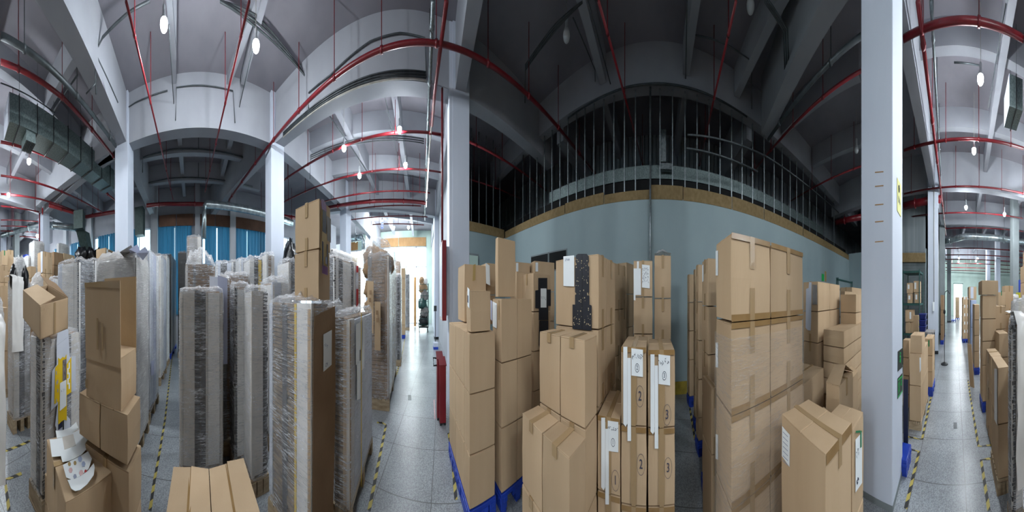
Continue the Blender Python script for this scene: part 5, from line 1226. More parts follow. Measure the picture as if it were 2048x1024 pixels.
# the load with yellow printed sheets
rt, b = W('tall wrapped load with yellow printed cut-out sheets on its side', 84, 159, 60, 2.2, VS, Z(676, 2.2), [(.2, 'f'), (.35, 'f'), (.2, 'd'), (.25, 'f')], [(.5, 'L'), (.5, 'F')], z0=.16, plabel='wooden pallet under the load with yellow sheets', top=.02)
ys = poly(b, 'F', [(110, 690), (134, 672), (136, 712), (148, 711), (148.5, 778), (130, 787), (130, 828), (137, 836), (137, 862), (110, 878), (109, 852), (107, 848), (112, 806), (99, 818), (101, 740), (110, 728)], 'white_board', 'white_cut_out_sheet', rt, off=.035)
poly(b, 'F', [(113, 714), (117, 717), (122, 712), (126, 714), (129.5, 707), (129.5, 728), (139, 712), (139, 782), (130, 788), (130, 838), (124, 836), (119, 846), (113, 852), (113, 800), (105, 806), (107, 733), (113, 727)], 'yellow_print', 'yellow_print', ys, off=.039)
poly(b, 'F', [(121.5, 719), (129, 716), (129, 758), (121.5, 760)], 'photo_print', 'printed_photo', ys, off=.042)
poly(b, 'F', [(116, 764), (128.5, 757), (128.5, 808), (115.5, 819)], 'paper', 'paper_note', ys, off=.044)
p = b.at('F', 117, 776, .049); scribble(p, b.d1, UP, .09, .03, ys, seed=41, nrm=b.n('F'), mat='pale_print', th=.001)
for (x, y) in ((133.5, 724), (133.5, 744), (133.5, 764), (130.8, 735), (130.8, 755)): poly(b, 'F', [(x, y), (x+2.6, y-1), (x+2.6, y+11), (x, y+12)], 'paper', 'printed_block', ys, off=.042, th=.001)
for (x, y) in ((108.6, 740), (109, 760), (111, 757), (108.6, 795), (111, 775)): poly(b, 'F', [(x, y), (x+1.4, y), (x+1.4, y+7), (x, y+7)], 'pale_print', 'printed_block', ys, off=.042, th=.001)
poly(b, 'F', [(113, 846), (121, 838), (121, 850), (113, 856)], 'navy_board', 'printed_block', ys, off=.042); poly(b, 'F', [(122, 838), (124, 837), (124, 862), (122, 864)], 'sign_black', 'printed_block', ys, off=.042)
ys2 = poly(b, 'F', [(110, 690), (134, 672), (134, 660), (130, 655), (112, 662)], 'white_board', 'white_cut_out_sheet', rt, off=.03)
# open carton tipped on top of it
def hexcarton(c0, cl, cr, up, label, mat='cardboard', t=.006, flaps=()):
    """open-topped carton from its near bottom corner and three edge vectors"""
    root = empty('open_carton', c0, label, 'carton', GS)
    a, b_, u = Vector(cl), Vector(cr), Vector(up); na = a.normalized()*t; nb = b_.normalized()*t
    def slab(p, e, f, th):
        mb = MB(); q = [p, p+e, p+e+f, p+f]; mb.prism(q, th); return mb
    mb = slab(c0, a, b_, u.normalized()*t); mk('bottom_panel', mb, mat, root)
    mk('side_panel', slab(c0, a, u, nb), mat, root); mk('side_panel', slab(c0, b_, u, na), mat, root)
    mk('side_panel', slab(c0+b_, a, u, -nb), mat, root); mk('side_panel', slab(c0+a, b_, u, -na), mat, root)
    return root, slab
c0 = P(80, 1.95, Z(680, 1.95)); cl = P(46, 2.42, Z(636, 2.42))-c0; cr = P(136, 2.17, Z(657, 2.17))-c0; up = Vector((.0, 0, Z(612, 1.95)-Z(680, 1.95)))
rt, slab = hexcarton(c0, cl, cr, up, 'open carton tipped on top of the load with yellow sheets')
tapev = cr.normalized(); nrm = cr.cross(Vector((0, 0, 1))).normalized(); nrm = nrm if nrm.dot(c0) < 0 else -nrm
mk('packing_tape', slab(c0+cr*.5-tapev*.014+nrm*.002, tapev*.028, up*.98, nrm*.002), 'brown_tape', rt)
tl = c0+up+cl; mk('flap', slab(c0+up, cl, P(111, 2.18, Z(595, 2.18))-(c0+up), Vector((0, 0, .005))), 'cardboard', rt)
mk('flap', slab(c0+up+cr, cl*.95, P(112, 2.5, Z(568, 2.5))-(c0+up+cr), Vector((0, 0, .005))), 'kraft', rt)  # rear flap in darker kraft, its shading put into the colour
tp = c0+up*.55+cr*.03+cl*.03; mk('inner_shade_board', slab(tp, cl*.94, cr*.94, Vector((0, 0, .004))), 'kraft', rt)  # added board standing in for the shade inside the carton
# loads behind it
W('wrapped load of white sheets and grey stacked layers behind the tipped carton', 158, 171, 115, 3.25, VS, Z(519, 3.25), [(1, 'S')], [(.22, 'F'), (.55, 'F'), (.23, 'w')], L1=.5, film='stretch_film')
W('low wrapped load showing dark layers and a yellow stripe behind the tall open carton', 188, 212, 176, 5.2, VS, Z(519, 5.2), [(1, 'F')], [(.5, 'd'), (.5, 'L')], z0=.15)
W('narrow wrapped load at the edge of the low striped load', 222, 227, 212, 5.0, VS, Z(522, 5.0), [(1, 'F')], [(1, 'w')], L1=.5)
W('small wrapped load behind the tipped carton flap', 108, 116, 97, 5.6, VS, Z(556, 5.6), [(1, 'F')], [(1, 'w')], L1=.5)
for (x0, x1, x2, D, yt, l) in ((68, 89, 62, 9.5, 482, 'tall far wrapped load before the storage pillar'), (117, 138, 113, 10.5, 487, 'far wrapped load on high right of the storage pillar'), (29, 37, 27, 9.0, 516, 'far slim white wrapped load beside the grey pillar'), (56, 62, 54, 9.2, 513, 'small far white wrapped load near the open film heap')):
    W(l, x0, x1, x2, D, VS, Z(yt, D), [(.5, 'F'), (.5, 'g')], [(1, 'F')], L2=.6 if x0 < 100 else None, film='thick_film')
S = stack('of the far twin stack', 86, 105, 75, 8.0, VS, [502, 546, 590], group=GS, tape='F', split=[96], down=.15, L2=None)
poly(S[0][1], 'L', [(82, 503), (86, 503), (85.5, 545), (82.5, 546)], 'white_board', 'white_board', S[0][0], off=.02)
stack('behind the far twin stack', 108, 127, 106, 8.8, VS, [503, 530, 570], group=GS, tape=None, split=[117], L2=.5, down=.15, kind='dark brown carton', mat='kraft')
stack('of the small pale far pile', 128, 150, 126, 9.5, VS, [506, 530, 560], group=GS, tape=None, L2=.5, down=.15, split=[138])
stack('of the low group of cartons behind the film heap', 61, 72, 52, 6.5, VS, [532, 556, 590], group=GS, tape=None, down=.15)
stack('with an open bright top beside the film heap', 74, 86, 68, 5.8, VS, [550, 590, 630], group=GS, tape='F', down=.15)
p = P(75, 4.6, Z(575, 4.6)); lump(p, .2, .17, .22, 'thick_film', 'film_bundle', 'crumpled film heap behind the tipped open carton', 'film', None, 5)
pm = MB(); pm.box(p.x-.25, p.x+.25, p.y-.25, p.y+.25, .0, p.z-.17); solo('board_stack', pm, 'kraft', 'brown stacked boards carrying the crumpled film heap', 'board stack')
for k, (x, y, D, s) in enumerate(((163, 511, 7.5, .28), (181, 513, 7.6, .26), (196, 514, 7.8, .2))):
    p = P(x, D, Z(y, D)); lump(p, s, s, .22, 'black_bag', 'black_bag', f"shiny black bag, {('first','second','third')[k]} from the open carton in the row before the windows", 'bag', 'black bags', 10+k)
    pm = MB(); pm.box(p.x-.17, p.x+.17, p.y-.17, p.y+.17, 0, p.z-.16); solo('board_stack', pm, 'dark_board', f"dark stacked boards under the {('first','second','third')[k]} shiny black bag", 'board stack')
S = stack('with a paper label high before the dark blue curtain', 211, 231, 205, 7.0, VS, [495, 516, 545], group=GS, tape=None, L2=.5, down=.15); poly(S[0][1], 'F', [(213, 499), (216, 499), (216, 508), (213, 508)], 'paper', 'paper_label', S[0][0])
# loads along the narrow lane behind the tall open carton
rt, b = W('big wrapped load with grey plastic scraps on top by the white pillar', 272, 297.5, 225, 3.0, VS, Z(509, 3.0), [(.5, 'g'), (.5, 'f')], [(.5, 'g'), (.5, 'F')], film='thick_film', top=.09, L2=.9)
for k, (pts, l) in enumerate((([(240, 505), (262, 488), (270, 500), (252, 512)], 'grey'), ([(258, 500), (275, 486), (283, 506), (268, 512)], 'dotted blue'), ([(273, 508), (290, 491), (297, 500), (286, 513)], 'dotted blue'))):
    mb = MB(); mb.prism([P(x, 2.95+.1*i, Z(y, 2.95)) for i, (x, y) in enumerate(pts)], Vector((.003, .003, .006))); mk('plastic_scrap', mb, 'grey_board' if k == 0 else 'lavender_board', rt)
rt, b = W('tall white wrapped load second along the narrow lane', 299, 317, 290, 3.9, VS, Z(500, 3.9), [(.4, 'w'), (.35, 'v'), (.25, 'F')], [(1, 'F')], L2=.8)
poly(b, 'F', [(300, 722), (306, 720), (306, 748), (300, 751)], 'lavender_board', 'dotted_panel', rt, off=.03)
W('wrapped load with kraft sheets third along the narrow lane', 321, 333, 317, 5.6, VS, Z(508, 5.6), [(.5, 'f'), (.5, 'w')], [(1, 'F')], L2=.8)
W('slim wrapped load fourth along the narrow lane', 334, 339, 332, 7.0, VS, Z(510, 7.0), [(1, 'F')], [(1, 'f')], L2=.7)
W('black wrapped load at the far end of the narrow lane', 342, 352.5, 339, 8.0, VS, Z(508, 8.0), [(1, 'x')], [(1, 'x')], L2=.7, film='thin_film', pal='blue')
W('tall black wrapped load across the narrow lane', 356, 373, 355, 8.2, 911, Z(504, 8.2), [(1, 'x')], [(1, 'x')], L2=.7, film='thin_film')
# tall open carton and the stack it stands on
D0 = 1.5; bb = Blk(242, 273, 172, D0, 408); zb = Z(827, D0); z1 = Z(716, D0); ztop = Z(561, D0)
root = empty('open_carton', bb.m(zb).translation, 'tall open carton with its flaps standing upright', 'carton', GS); MATX[root.name] = bb.m(zb); root.matrix_basis = bb.m(zb)
mb = carton_mesh(bb, zb, z1, 900); mk('body', mb, 'cardboard', root, bevel=.003)
t = .006
mb = MB(); mb.prism([bb.uv('L', 0, z1-.05, .001), bb.uv('L', bb.L2, z1-.05, .001), bb.uv('L', bb.L2, ztop, .012), bb.uv('L', 0, ztop, .012)], bb.n('L')*t); fl = mk('flap', mb, 'cardboard', root)
e_ = bb.d1*(bb.L1-.01); za = z1-.03; zt2 = Z(553, (bb.c+e_).length); mb = MB(); mb.prism([bb.uv('L', 0, za)+e_, bb.uv('L', bb.L2, za)+e_, bb.uv('L', bb.L2, zt2)+e_, bb.uv('L', 0, zt2)+e_], bb.d1*t); mk('flap', mb, 'cardboard_inner', root)
mb = MB(); mb.prism([bb.uv('L', 0, ztop-.04, .0215), bb.uv('L', bb.L2, ztop-.025, .0215), bb.uv('L', bb.L2, ztop, .0215), bb.uv('L', 0, ztop, .0215)], bb.n('L')*.001); mk('tape_edge', mb, 'brown_tape', root)
for x, ya, yb in ((195, 636, 698), (205, 646, 700)):
    mb = MB(); mb.prism([bb.at('L', x, ya, .018), bb.at('L', x+3, ya, .018), bb.at('L', x+3.5, yb, .018), bb.at('L', x+.5, yb, .018)], bb.n('L')*.002); mk('packing_tape', mb, 'brown_tape', root)
poly(bb, 'L', [(173, 757), (177, 757), (177, 776), (173, 773)], 'brown_tape', 'packing_tape', root, off=.018)
pair('two side by side below the tall open carton', 255, 281, 158, 200, 1.46, 408, [829, 934], group=GS, tape=None)
stack('under the pair below the tall open carton', 258, 283, 170, 1.47, 408, [944, 1070], group=GS, tape='L', down=.02)
# carton with white paper cut-outs (front left corner)
zt = .75; A_, B2, C_, D2 = [G(x, y, zt) for x, y in ((96, 886), (156, 842), (219, 925), (137, 1052))]
ctr = (A_+B2+C_+D2)/4; e = ((C_-B2)+(D2-A_)).normalized(); L1 = .62; L2 = .50
n_ = Vector((-e.y, e.x, 0)); 
bb = Blk.__new__(Blk); bb.d1 = -n_ if (-n_).dot(C_-D2) > 0 else n_; bb.d2 = Vector((-bb.d1.y, bb.d1.x, 0)); bb.v = 840+math.atan2(bb.d1.x, bb.d1.y)/K
bb.L1 = .47; bb.L2 = .62; bb.c = ctr-bb.d1*.235-bb.d2*.31; bb.c.z = 0; bb.D = bb.c.length; bb.a0 = math.atan2(bb.c.x, bb.c.y); bb.mx = Matrix.Translation(Vector((ctr.x, ctr.y, 0)))@Matrix.Rotation(PI/2-az(bb.v), 4, 'Z')
o = carton(bb, .36, zt, 'taped carton carrying white paper cut-outs in the storage corner', GS, 'L'); carton(bb, .02, .359, 'brown carton under the one carrying paper cut-outs', GS, 'L')
MATX[o.name] = bb.m(.36)
def cut(pts, zz, label, mat='paper', name='paper_cut_out', g='white paper cut-outs'):
    mb = MB(); mb.prism([G(x/4, 768+y/4, zz) for x, y in pts], Vector((0, 0, .002))); o_ = solo(name, mb, mat, label, 'paper cut-out', g); MATX[o_.name] = o_.matrix_basis.copy(); return o_
c1 = cut([(445, 375), (500, 372), (560, 350), (610, 305), (625, 350), (590, 385), (520, 425), (455, 435)], zt+.008, 'small white paper cut-out at the back of the taped carton')
c2 = cut([(397, 445), (440, 443), (495, 430), (585, 390), (640, 365), (680, 330), (700, 380), (718, 415), (700, 450), (680, 480), (690, 525), (650, 570), (560, 615), (500, 627), (487, 578), (415, 585)], zt+.012, 'large white paper cut-out with a taped grey patch')
mb = MB(); mb.prism([G(x/4, 768+y/4, zt+.0145) for x, y in ((498, 425), (585, 400), (608, 492), (515, 525))], Vector((0, 0, .001))); mk('grey_patch', mb, 'foam_sheet', c2)
c3 = cut([(503, 650), (560, 620), (640, 580), (705, 540), (735, 600), (710, 680), (640, 740), (575, 770), (530, 750)], zt+.016, 'white paper cut-out printed with pastel pictures')
for (x, y, s, m_) in ((640, 600, 20, 'blue_print'), (668, 640, 18, 'blue_print'), (565, 690, 18, 'rose_print'), (650, 712, 20, 'rose_print'), (685, 700, 12, 'label_red'), (600, 632, 14, 'tan_board'), (600, 740, 16, 'pale_print'), (555, 640, 14, 'tan_board')):
    mb = MB(); mb.prism([G((x+s*math.cos(a*PI/3)*.9)/4, 768+(y+s*math.sin(a*PI/3)*1.3)/4, zt+.0185) for a in range(6)][::-1], Vector((0, 0, .0008))); mk('printed_shape', mb, m_, c3)
c4 = cut([(540, 770), (590, 765), (640, 742), (700, 700), (750, 635), (758, 670), (750, 730), (700, 800), (640, 850), (600, 858), (570, 840)], zt+.020, 'curved white paper cut-out at the front of the taped carton')
stack('of the slim wrapped pair beside the paper cut-outs', 103, 108, 89, 1.98, 408, [968, 1030], group=GS, tape=None, L1=.2, down=.1)
# front carton with lifted flaps
zt = .93; g0 = [G(x, y, zt) for x, y in ((347, 934), (487, 926))]; e = (g0[1]-g0[0]).normalized(); nn = Vector((-e.y, e.x, 0)); nn = nn if nn.dot(g0[0]) < 0 else -nn
W_ = (g0[1]-g0[0]).length; bb = Blk.__new__(Blk); bb.d1 = e; bb.d2 = -nn; bb.L1 = W_; bb.L2 = .42; bb.c = g0[0]+nn*.42; bb.c.z = 0; bb.D = bb.c.length; bb.a0 = math.atan2(bb.c.x, bb.c.y); bb.v = 840+math.atan2(e.x, e.y)/K
ctr = bb.c+e*W_/2+bb.d2*.21; bb.mx = Matrix.Translation(ctr)@Matrix.Rotation(PI/2-az(bb.v), 4, 'Z')
u0 = W_*.5
for k, (ua, ub, l, lift) in enumerate(((0, u0-.003, 'pale carton with a taped seam at the very front', 0), (u0+.003, W_, 'pale carton with a lifted lid beside the seam carton', .035))):
    q = Blk.__new__(Blk); q.__dict__.update(bb.__dict__); q.c = bb.c+e*ua; q.L1 = ub-ua; q.mx = Matrix.Translation(q.c+e*q.L1/2+q.d2*.21)@Matrix.Rotation(PI/2-az(bb.v), 4, 'Z')
    o = carton(q, zt-.42, zt-.01, l, GS, 'F'); MATX[o.name] = q.m(zt-.42)
    carton(q, .02, zt-.421, l.replace('pale carton', 'brown carton under the one'), GS, None)
    mb = MB(); zz_ = zt+.012+lift*.3+.002; mb.prism([q.uv('F', q.L1*.5-.012, zz_, 0), q.uv('F', q.L1*.5+.012, zz_, 0), q.uv('F', q.L1*.5+.012, zt+.004+lift*.2, -.42), q.uv('F', q.L1*.5-.012, zt+.004+lift*.2, -.42)], Vector((0, 0, .0015))); mk('packing_tape', mb, 'clear_tape_edge', o)
    for s0, s1, z0_, z1_ in ((0, .49, 0, .012+lift*.3), (.51, 1, .012+lift*.3, lift)):
        mb = MB(); pts = []
        for a_, d_, z_ in ((s0, 0, z0_), (s1, 0, z1_), (s1, -.42, z1_*.6), (s0, -.42, z0_)): pts.append(q.uv('F', a_*q.L1, zt+z_, d_))
        mb.prism(pts[::-1], Vector((0, 0, -.005))); mk('flap', mb, 'cardboard', o)
# --- the wrapped loads in the middle of the storage side
rt, b = W('near wrapped load with a dark stripe between silvery foam sheets', 359, 446, 355, 2.6, 905, Z(580, 2.6), [(.08, 'F'), (.27, 'f'), (.13, 'L'), (.12, 'd'), (.05, 'f'), (.28, 'F'), (.07, 'f')], [(1, 'f')], L2=.62, film='stretch_film', seed=5, top=.03)
rt, b = W('crumple-topped wrapped load behind the near dark-striped one', 371, 430, 369, 3.7, 905, Z(528, 3.7), [(.25, 'k'), (.1, 'g'), (.4, 'N'), (.25, 'k')], [(1, 'F')], L2=.6, puff=.16, top=.12, seed=8, film='stretch_film')
p = b.uv('F', b.L1*.85, Z(590, 3.5), .2)
mb = MB(); q0, q1 = P(419, 3.05), P(435, 3.0); mb.prism([Vector((q0.x, q0.y, Z(601, 3.0))), Vector((q1.x, q1.y, Z(601, 3.0))), Vector((q1.x, q1.y, Z(554, 3.0))), Vector((q0.x, q0.y, Z(552, 3.0)))], Vector((.0, .01, 0))); sh = mk('white_sheet', mb, 'white_board', rt)
rt2, b = W('slim wrapped load with a lavender board leaning on it', 437, 462, 435, 3.1, 905, Z(556, 3.1), [(.7, 'g'), (.3, 'k')], [(1, 'k')], L2=.6, seed=9)
mb = MB(); q0, q1 = P(435.5, 2.86), P(455, 2.84); mb.prism([Vector((q0.x, q0.y, Z(728, 2.86))), Vector((q1.x, q1.y, Z(728, 2.84))), Vector((q1.x, q1.y, Z(557, 2.84))), Vector((q0.x, q0.y, Z(550, 2.86)))], Vector((-.008, 0, 0))); mk('lavender_board', mb, 'lavender_board', rt2)
W('tall grey wrapped tower in front of the window wall', 373.5, 402, 372, 6.2, 905, Z(473, 6.2), [(.15, 'k'), (.6, 'g'), (.25, 'f')], [(1, 'g')], L2=.6, seed=12, film='stretch_film')
for (x0, x1, D, yt, cols, l) in ((432, 463, 5.2, 523, [(.3, 'w'), (.4, 'L'), (.3, 'w')], 'wrapped load with a violet lid band before the curtains'), (464, 478, 5.6, 521, [(1, 'x')], 'dark bagged load next to the violet-lidded one'),
        (479, 498, 4.9, 518, [(.4, 'w'), (.6, 'L')], 'wrapped load half white half dark near the second white pillar'), (499, 531, 4.3, 514, [(.3, 'F'), (.25, 'L'), (.2, 'y'), (.25, 'L')], 'untidy wrapped load with a yellow strap before the second white pillar'),
        (533, 549, 4.2, 506, [(.6, 'k'), (.4, 'f')], 'tall kraft wrapped load touching the second white pillar'), (450, 497, 4.1, 548, [(.4, 'k'), (.6, 'N')], 'film-topped brown load between the lavender board and the near loads')):
    W(l, x0, x1, x0-1, D, 905, Z(yt, D), cols, [(1, 'F')], L2=.55, film='stretch_film')
rt, b = W('silvery wrapped load with a dark edge, right of the lavender board', 469, 500, 465, 2.75, 905, Z(572, 2.75), [(.15, 'g'), (.55, 'F'), (.3, 'L')], [(1, 'L')], L2=.4, seed=15)
rt, b = W('creased kraft wrapped load between two near silvery loads', 503, 536, 500, 2.45, 900, Z(580, 2.45), [(.7, 'f'), (.3, 'L')], [(1, 'f')], L2=.42, seed=16, film='stretch_film')
# load under the two tall cartons
rt, b = W('near wrapped load of dark layers with a brown board and paper note', 622, 666, 538, 1.75, 835, Z(607, 1.75), [(1, 'c')], [(.30, 'F'), (.05, 'y'), (.17, 'B'), (.12, 'd'), (.26, 'B'), (.10, 'w')], seed=20, film='stretch_film', top=.05)
br = poly(b, 'F', [(625, 632), (666, 612), (667, 800), (660, 1100), (620, 1100), (622, 670)], 'kraft', 'brown_board', rt, off=.03)
pn = poly(b, 'F', [(641, 668), (658, 659), (657.5, 728), (641, 742)], 'paper', 'paper_note', rt, off=.04); p = b.at('F', 643, 682, .044); scribble(p, b.d1, UP, .08, .05, rt, rows=1, seed=51, nrm=b.n('F'), mat='pale_print')
p = b.at('F', 647, 728, .044); text_on('CM', p, b.d1, UP, .035, rt, 'pale_print')
W('small strapped wrapped load just behind the tall double cartons', 664, 676, 655, 2.6, 835, Z(612, 2.6), [(.5, 'w'), (.5, 'F')], [(1, 'F')], seed=21, L1=.4)
# two tall cartons on it
DC = 1.9
bb = Blk(638.5, 661, 590.5, DC, 835)
c1_ = carton(bb, Z(497, DC)+.001, Z(395, DC), 'upper of two tall cartons on the wrapped load, purple and black sheets', GS, 'L'); bb2 = Blk(637.5, 660, 589, DC, 835)
c2_ = carton(bb2, Z(603, DC), Z(497, DC), 'lower of two tall cartons standing on the wrapped load', GS, 'L')
for c_, q, z in ((c1_, bb, Z(497, DC)+.001), (c2_, bb2, Z(603, DC))): MATX[c_.name] = q.m(z)
pu = poly(bb, 'F', [(642, 399), (646, 400), (651, 410), (652, 425), (643, 419), (641.5, 410)], 'purple_board', 'purple_sheet', c1_, off=.008)
poly(bb, 'F', [(644, 420), (651, 425), (651, 470), (643.5, 463)], 'night_board', 'black_sheet', c1_, off=.010); poly(bb, 'F', [(642, 422), (644, 420), (643.5, 463), (642, 458)], 'tan_board', 'tan_sheet', c1_, off=.008)
poly(bb, 'F', [(652, 432), (660.5, 439), (660.5, 486), (654, 482)], 'grey_board', 'plastic_pouch', c1_, off=.008)
ts = poly(bb, 'F', [(642, 463), (652, 470), (652.5, 490), (655.5, 492), (655.5, 535), (640, 528), (640, 481), (642, 482)], 'tan_board', 'tan_printed_sheet', c1_, off=.012)
poly(bb, 'F', [(642, 483), (644.5, 485), (644.5, 532), (642.5, 530)], 'navy_board', 'navy_stripe', ts, off=.016); poly(bb, 'F', [(651.5, 489), (653.5, 490), (653.5, 534), (651.5, 533)], 'navy_board', 'navy_stripe', ts, off=.016)
poly(bb, 'F', [(649, 514), (651, 515), (651, 529), (649, 528)], 'lavender_board', 'printed_block', ts, off=.016)
poly(bb2, 'F', [(643, 530), (654, 535), (654, 551), (643, 547)], 'purple_board', 'purple_sheet', c2_, off=.010)
# next along the bright aisle
rt, b = W('wrapped load with white notes hanging, on a wooden pallet at the bright aisle', 700, 744, 667, 2.1, 823, Z(634, 2.1), [(.16, 'f'), (.84, 'w')], [(.45, 'c'), (.55, 'B')], seed=25, film='stretch_film', plabel='wooden pallet at the bright aisle under the load with hanging notes')
for (x, ya, yb, w_) in ((709, 645, 730, 7), (716, 640, 700, 7), (711, 720, 800, 9), (721, 632, 740, 5)):
    poly(b, 'F', [(x, ya+4), (x+w_, ya), (x+w_, yb-4), (x, yb)], 'paper', 'hanging_note', rt, off=.02)
poly(b, 'F', [(719, 626), (720.2, 625), (720.2, 960), (719, 975)], 'yellow_print', 'yellow_strap', rt, off=.024)
rt, b = W('tall lumpy wrapped heap of brown bags on a wooden pallet', 778, 792, 735, 4.36, 823, Z(508, 4.36), [(.4, 'f'), (.6, 'k')], [(.2, 'k'), (.6, 'N'), (.2, 'g')], z0=.17, seed=27, film='stretch_film', top=.1, plabel='wooden pallet under the lumpy wrapped heap')
for k, (x, y, s) in enumerate(((744, 512, .26), (757, 518, .30), (770, 528, .26), (741, 540, .22), (757, 550, .24), (742, 580, .2), (740, 615, .18), (739, 650, .18))):
    p = P(x, 4.85 if y < 530 else 4.62, Z(y, 4.6)); lump(p, s, s*.7, s*.7, 'kraft', 'brown_bag', None, None, seed=30+k, parent=rt)
p = P(756, 4.8, Z(520, 4.8)); lump(p, .5, .4, .34, 'stretch_film', 'film_hood', None, None, seed=44, parent=rt, amp=.12)
sh = MB(); q0, q1 = P(734.5, 4.25), P(747, 4.2); sh.prism([Vector((q0.x, q0.y, Z(665, 4.2))), Vector((q1.x, q1.y, Z(667, 4.2))), Vector((q1.x, q1.y, Z(563, 4.2))), Vector((q0.x, q0.y, Z(561, 4.2)))], Vector((0, .01, 0))); s_ = mk('brown_printed_sheet', sh, 'cardboard', rt)
sh = MB(); q0, q1 = P(749, 4.22), P(761, 4.2); sh.prism([Vector((q0.x, q0.y, Z(700, 4.2))), Vector((q1.x, q1.y, Z(702, 4.2))), Vector((q1.x, q1.y, Z(604, 4.2))), Vector((q0.x, q0.y, Z(603, 4.2)))], Vector((0, .01, 0))); s_ = mk('brown_printed_sheet', sh, 'cardboard', rt)
for (x, y) in ((741, 585), (740, 600), (755, 640), (754, 625)):
    g = MB(); p = P(x, 4.17, Z(y, 4.2)); g.prism([p+Vector((-.03, 0, -.03)), p+Vector((.03, 0, -.03)), p+Vector((.03, 0, .03)), p+Vector((-.03, 0, .03))], Vector((0, -.001, 0))); mk('printed_mark', g, 'kraft', s_)
# loads between
W('silvery wrapped load with a red-lettered carton edge behind the notes load', 669, 708, 661, 4.2, 905, Z(513, 4.2), [(.2, 'F'), (.2, 'L'), (.45, 'F'), (.15, 'L')], [(1, 'L')], L2=.5, seed=29)
rt, b = W('wrapped load with a red and white printed edge', 709, 722, 706, 4.85, 905, Z(527, 4.85), [(.6, 'w'), (.4, 'k')], [(1, 'F')], L2=.5, seed=30)
poly(b, 'F', [(711, 578), (715, 578), (715, 614), (711, 614)], 'label_red', 'red_print', rt, off=.03); poly(b, 'F', [(711, 532), (715, 532), (715, 545), (711, 545)], 'label_red', 'red_print', rt, off=.03)
W('far low wrapped load with silvery layers behind the tall double cartons', 664, 714, 660, 6.2, 905, Z(498, 6.2), [(.5, 'L'), (.3, 'g'), (.2, 'y')], [(1, 'L')], L2=.6, seed=31, film='thick_film')
W('wrapped white load partly behind the tall double cartons', 577, 592, 575, 3.4, 905, Z(520, 3.4), [(.4, 'F'), (.6, 'S')], [(1, 'F')], L2=.5, seed=33)
p = P(580, 6.0, Z(520, 6.0)); lump(p, .28, .25, .35, 'black_bag', 'black_bag', 'upright black bag behind the second white pillar', 'bag', 'black bags', 50); g = MB(); g.box(p.x-.25, p.x+.25, p.y-.2, p.y+.2, 0, p.z-.25); solo('board_stack', g, 'dark_board', 'dark boards under the upright black bag', 'board stack')
rt, b = W('low white wrapped load with folded film before the second white pillar', 545, 580, 543, 3.1, 905, Z(562, 3.1), [(.5, 'w'), (.5, 'F')], [(1, 'F')], L2=.6, seed=34, top=.08)
# bright aisle, farther
W('grey-green wrapped load beyond the lumpy heap', 801, 803.5, 785, 7.2, 823, Z(549, 7.2), [(1, 'g')], [(.4, 'x'), (.6, 'g')], L1=.9, seed=36, pal='wood')
W('tall kraft wrapped load farther beyond the lumpy heap', 800, 802.5, 784, 8.8, 823, Z(521, 8.8), [(1, 'k')], [(.5, 'k'), (.5, 'f')], L1=.9, seed=37)
S = stack('of the plain stack along the bright aisle', 810, 811.5, 802.5, 12.0, 823, [536, 557, 580, 603, 627, 650], group='cartons along the bright aisle', tape=None, L1=.9, pal=('blue', 'blue plastic pallet far along the bright aisle'), down=.15)
W('slim grey wrapped load far along the bright aisle', 819, 820, 811, 15, 823, Z(548, 15), [(1, 'g')], [(1, 'g')], L1=.8, seed=38)
g = MB(); q = P(830, 17); g.box(q.x-.12, q.x+.12, q.y-.02, q.y+.02, .02, Z(554, 17)); solo('plank', g, 'pale_ply', 'upright light wooden plank before the bright doors', 'plank')
# roll cage cart
q = P(847, 14.5); zb, zt_ = .28, Z(567, 14.5); root = empty('roll_cage', q, 'dark green roll cage piled with scrap far down the bright aisle', 'cart'); wd, dp = .42, .4
g = MB(); g.box(q.x-wd, q.x+wd, q.y-dp, q.y+dp, zb-.06, zb); mk('deck', g, 'steel_dark', root)
for sx in (-1, 1):
    for sy in (-1, 1):
        g = MB(); g.tube([Vector((q.x+sx*wd, q.y+sy*dp, zb)), Vector((q.x+sx*wd, q.y+sy*dp, zt_))], .022, 6); mk('post', g, 'rack_green', root)
        g = MB(); c = Vector((q.x+sx*(wd-.06), q.y+sy*(dp-.06), .1)); g.tube([c-Vector((.03, 0, 0)), c+Vector((.03, 0, 0))], .1, 12); mk('wheel', g, 'steel_dark', root)
g = MB()
for k in range(8):
    z = zb+.1+(zt_-zb-.15)*k/7; g.tube([Vector((q.x-wd, q.y-dp, z)), Vector((q.x+wd, q.y-dp, z))], .012, 5); g.tube([Vector((q.x-wd, q.y-dp, z)), Vector((q.x-wd, q.y+dp, z))], .012, 5)
mk('cage_mesh', g, 'rack_green', root)
for k, (dx, z, s, m_, nm) in enumerate(((0, .55, .4, 'steel_dark', 'scrap'), (.1, .95, .38, 'grey_board', 'plastic_sack'), (-.08, 1.35, .38, 'rack_green', 'plastic_sack'), (.08, 1.75, .36, 'grey_board', 'plastic_sack'), (-.05, 2.1, .36, 'kraft', 'plastic_sack'), (.15, 2.4, .24, 'white_foam', 'plastic_sack'), (-.14, 2.45, .24, 'kraft', 'plastic_sack'))):
    lump((q.x+dx, q.y, min(z, zt_+.15)), s, s, s*.8, m_, nm, ('pale sack, item %d of the scrap' % k) if False else ['dark scrap at the bottom of the roll cage', 'grey plastic sack low in the roll cage', 'green plastic sack in the middle of the roll cage', 'grey plastic sack high in the roll cage', 'brown sack heaped on the roll cage', 'white plastic bundle topping the roll cage', 'brown bag topping the roll cage'][k], 'scrap', 'scrap in the roll cage', 60+k)
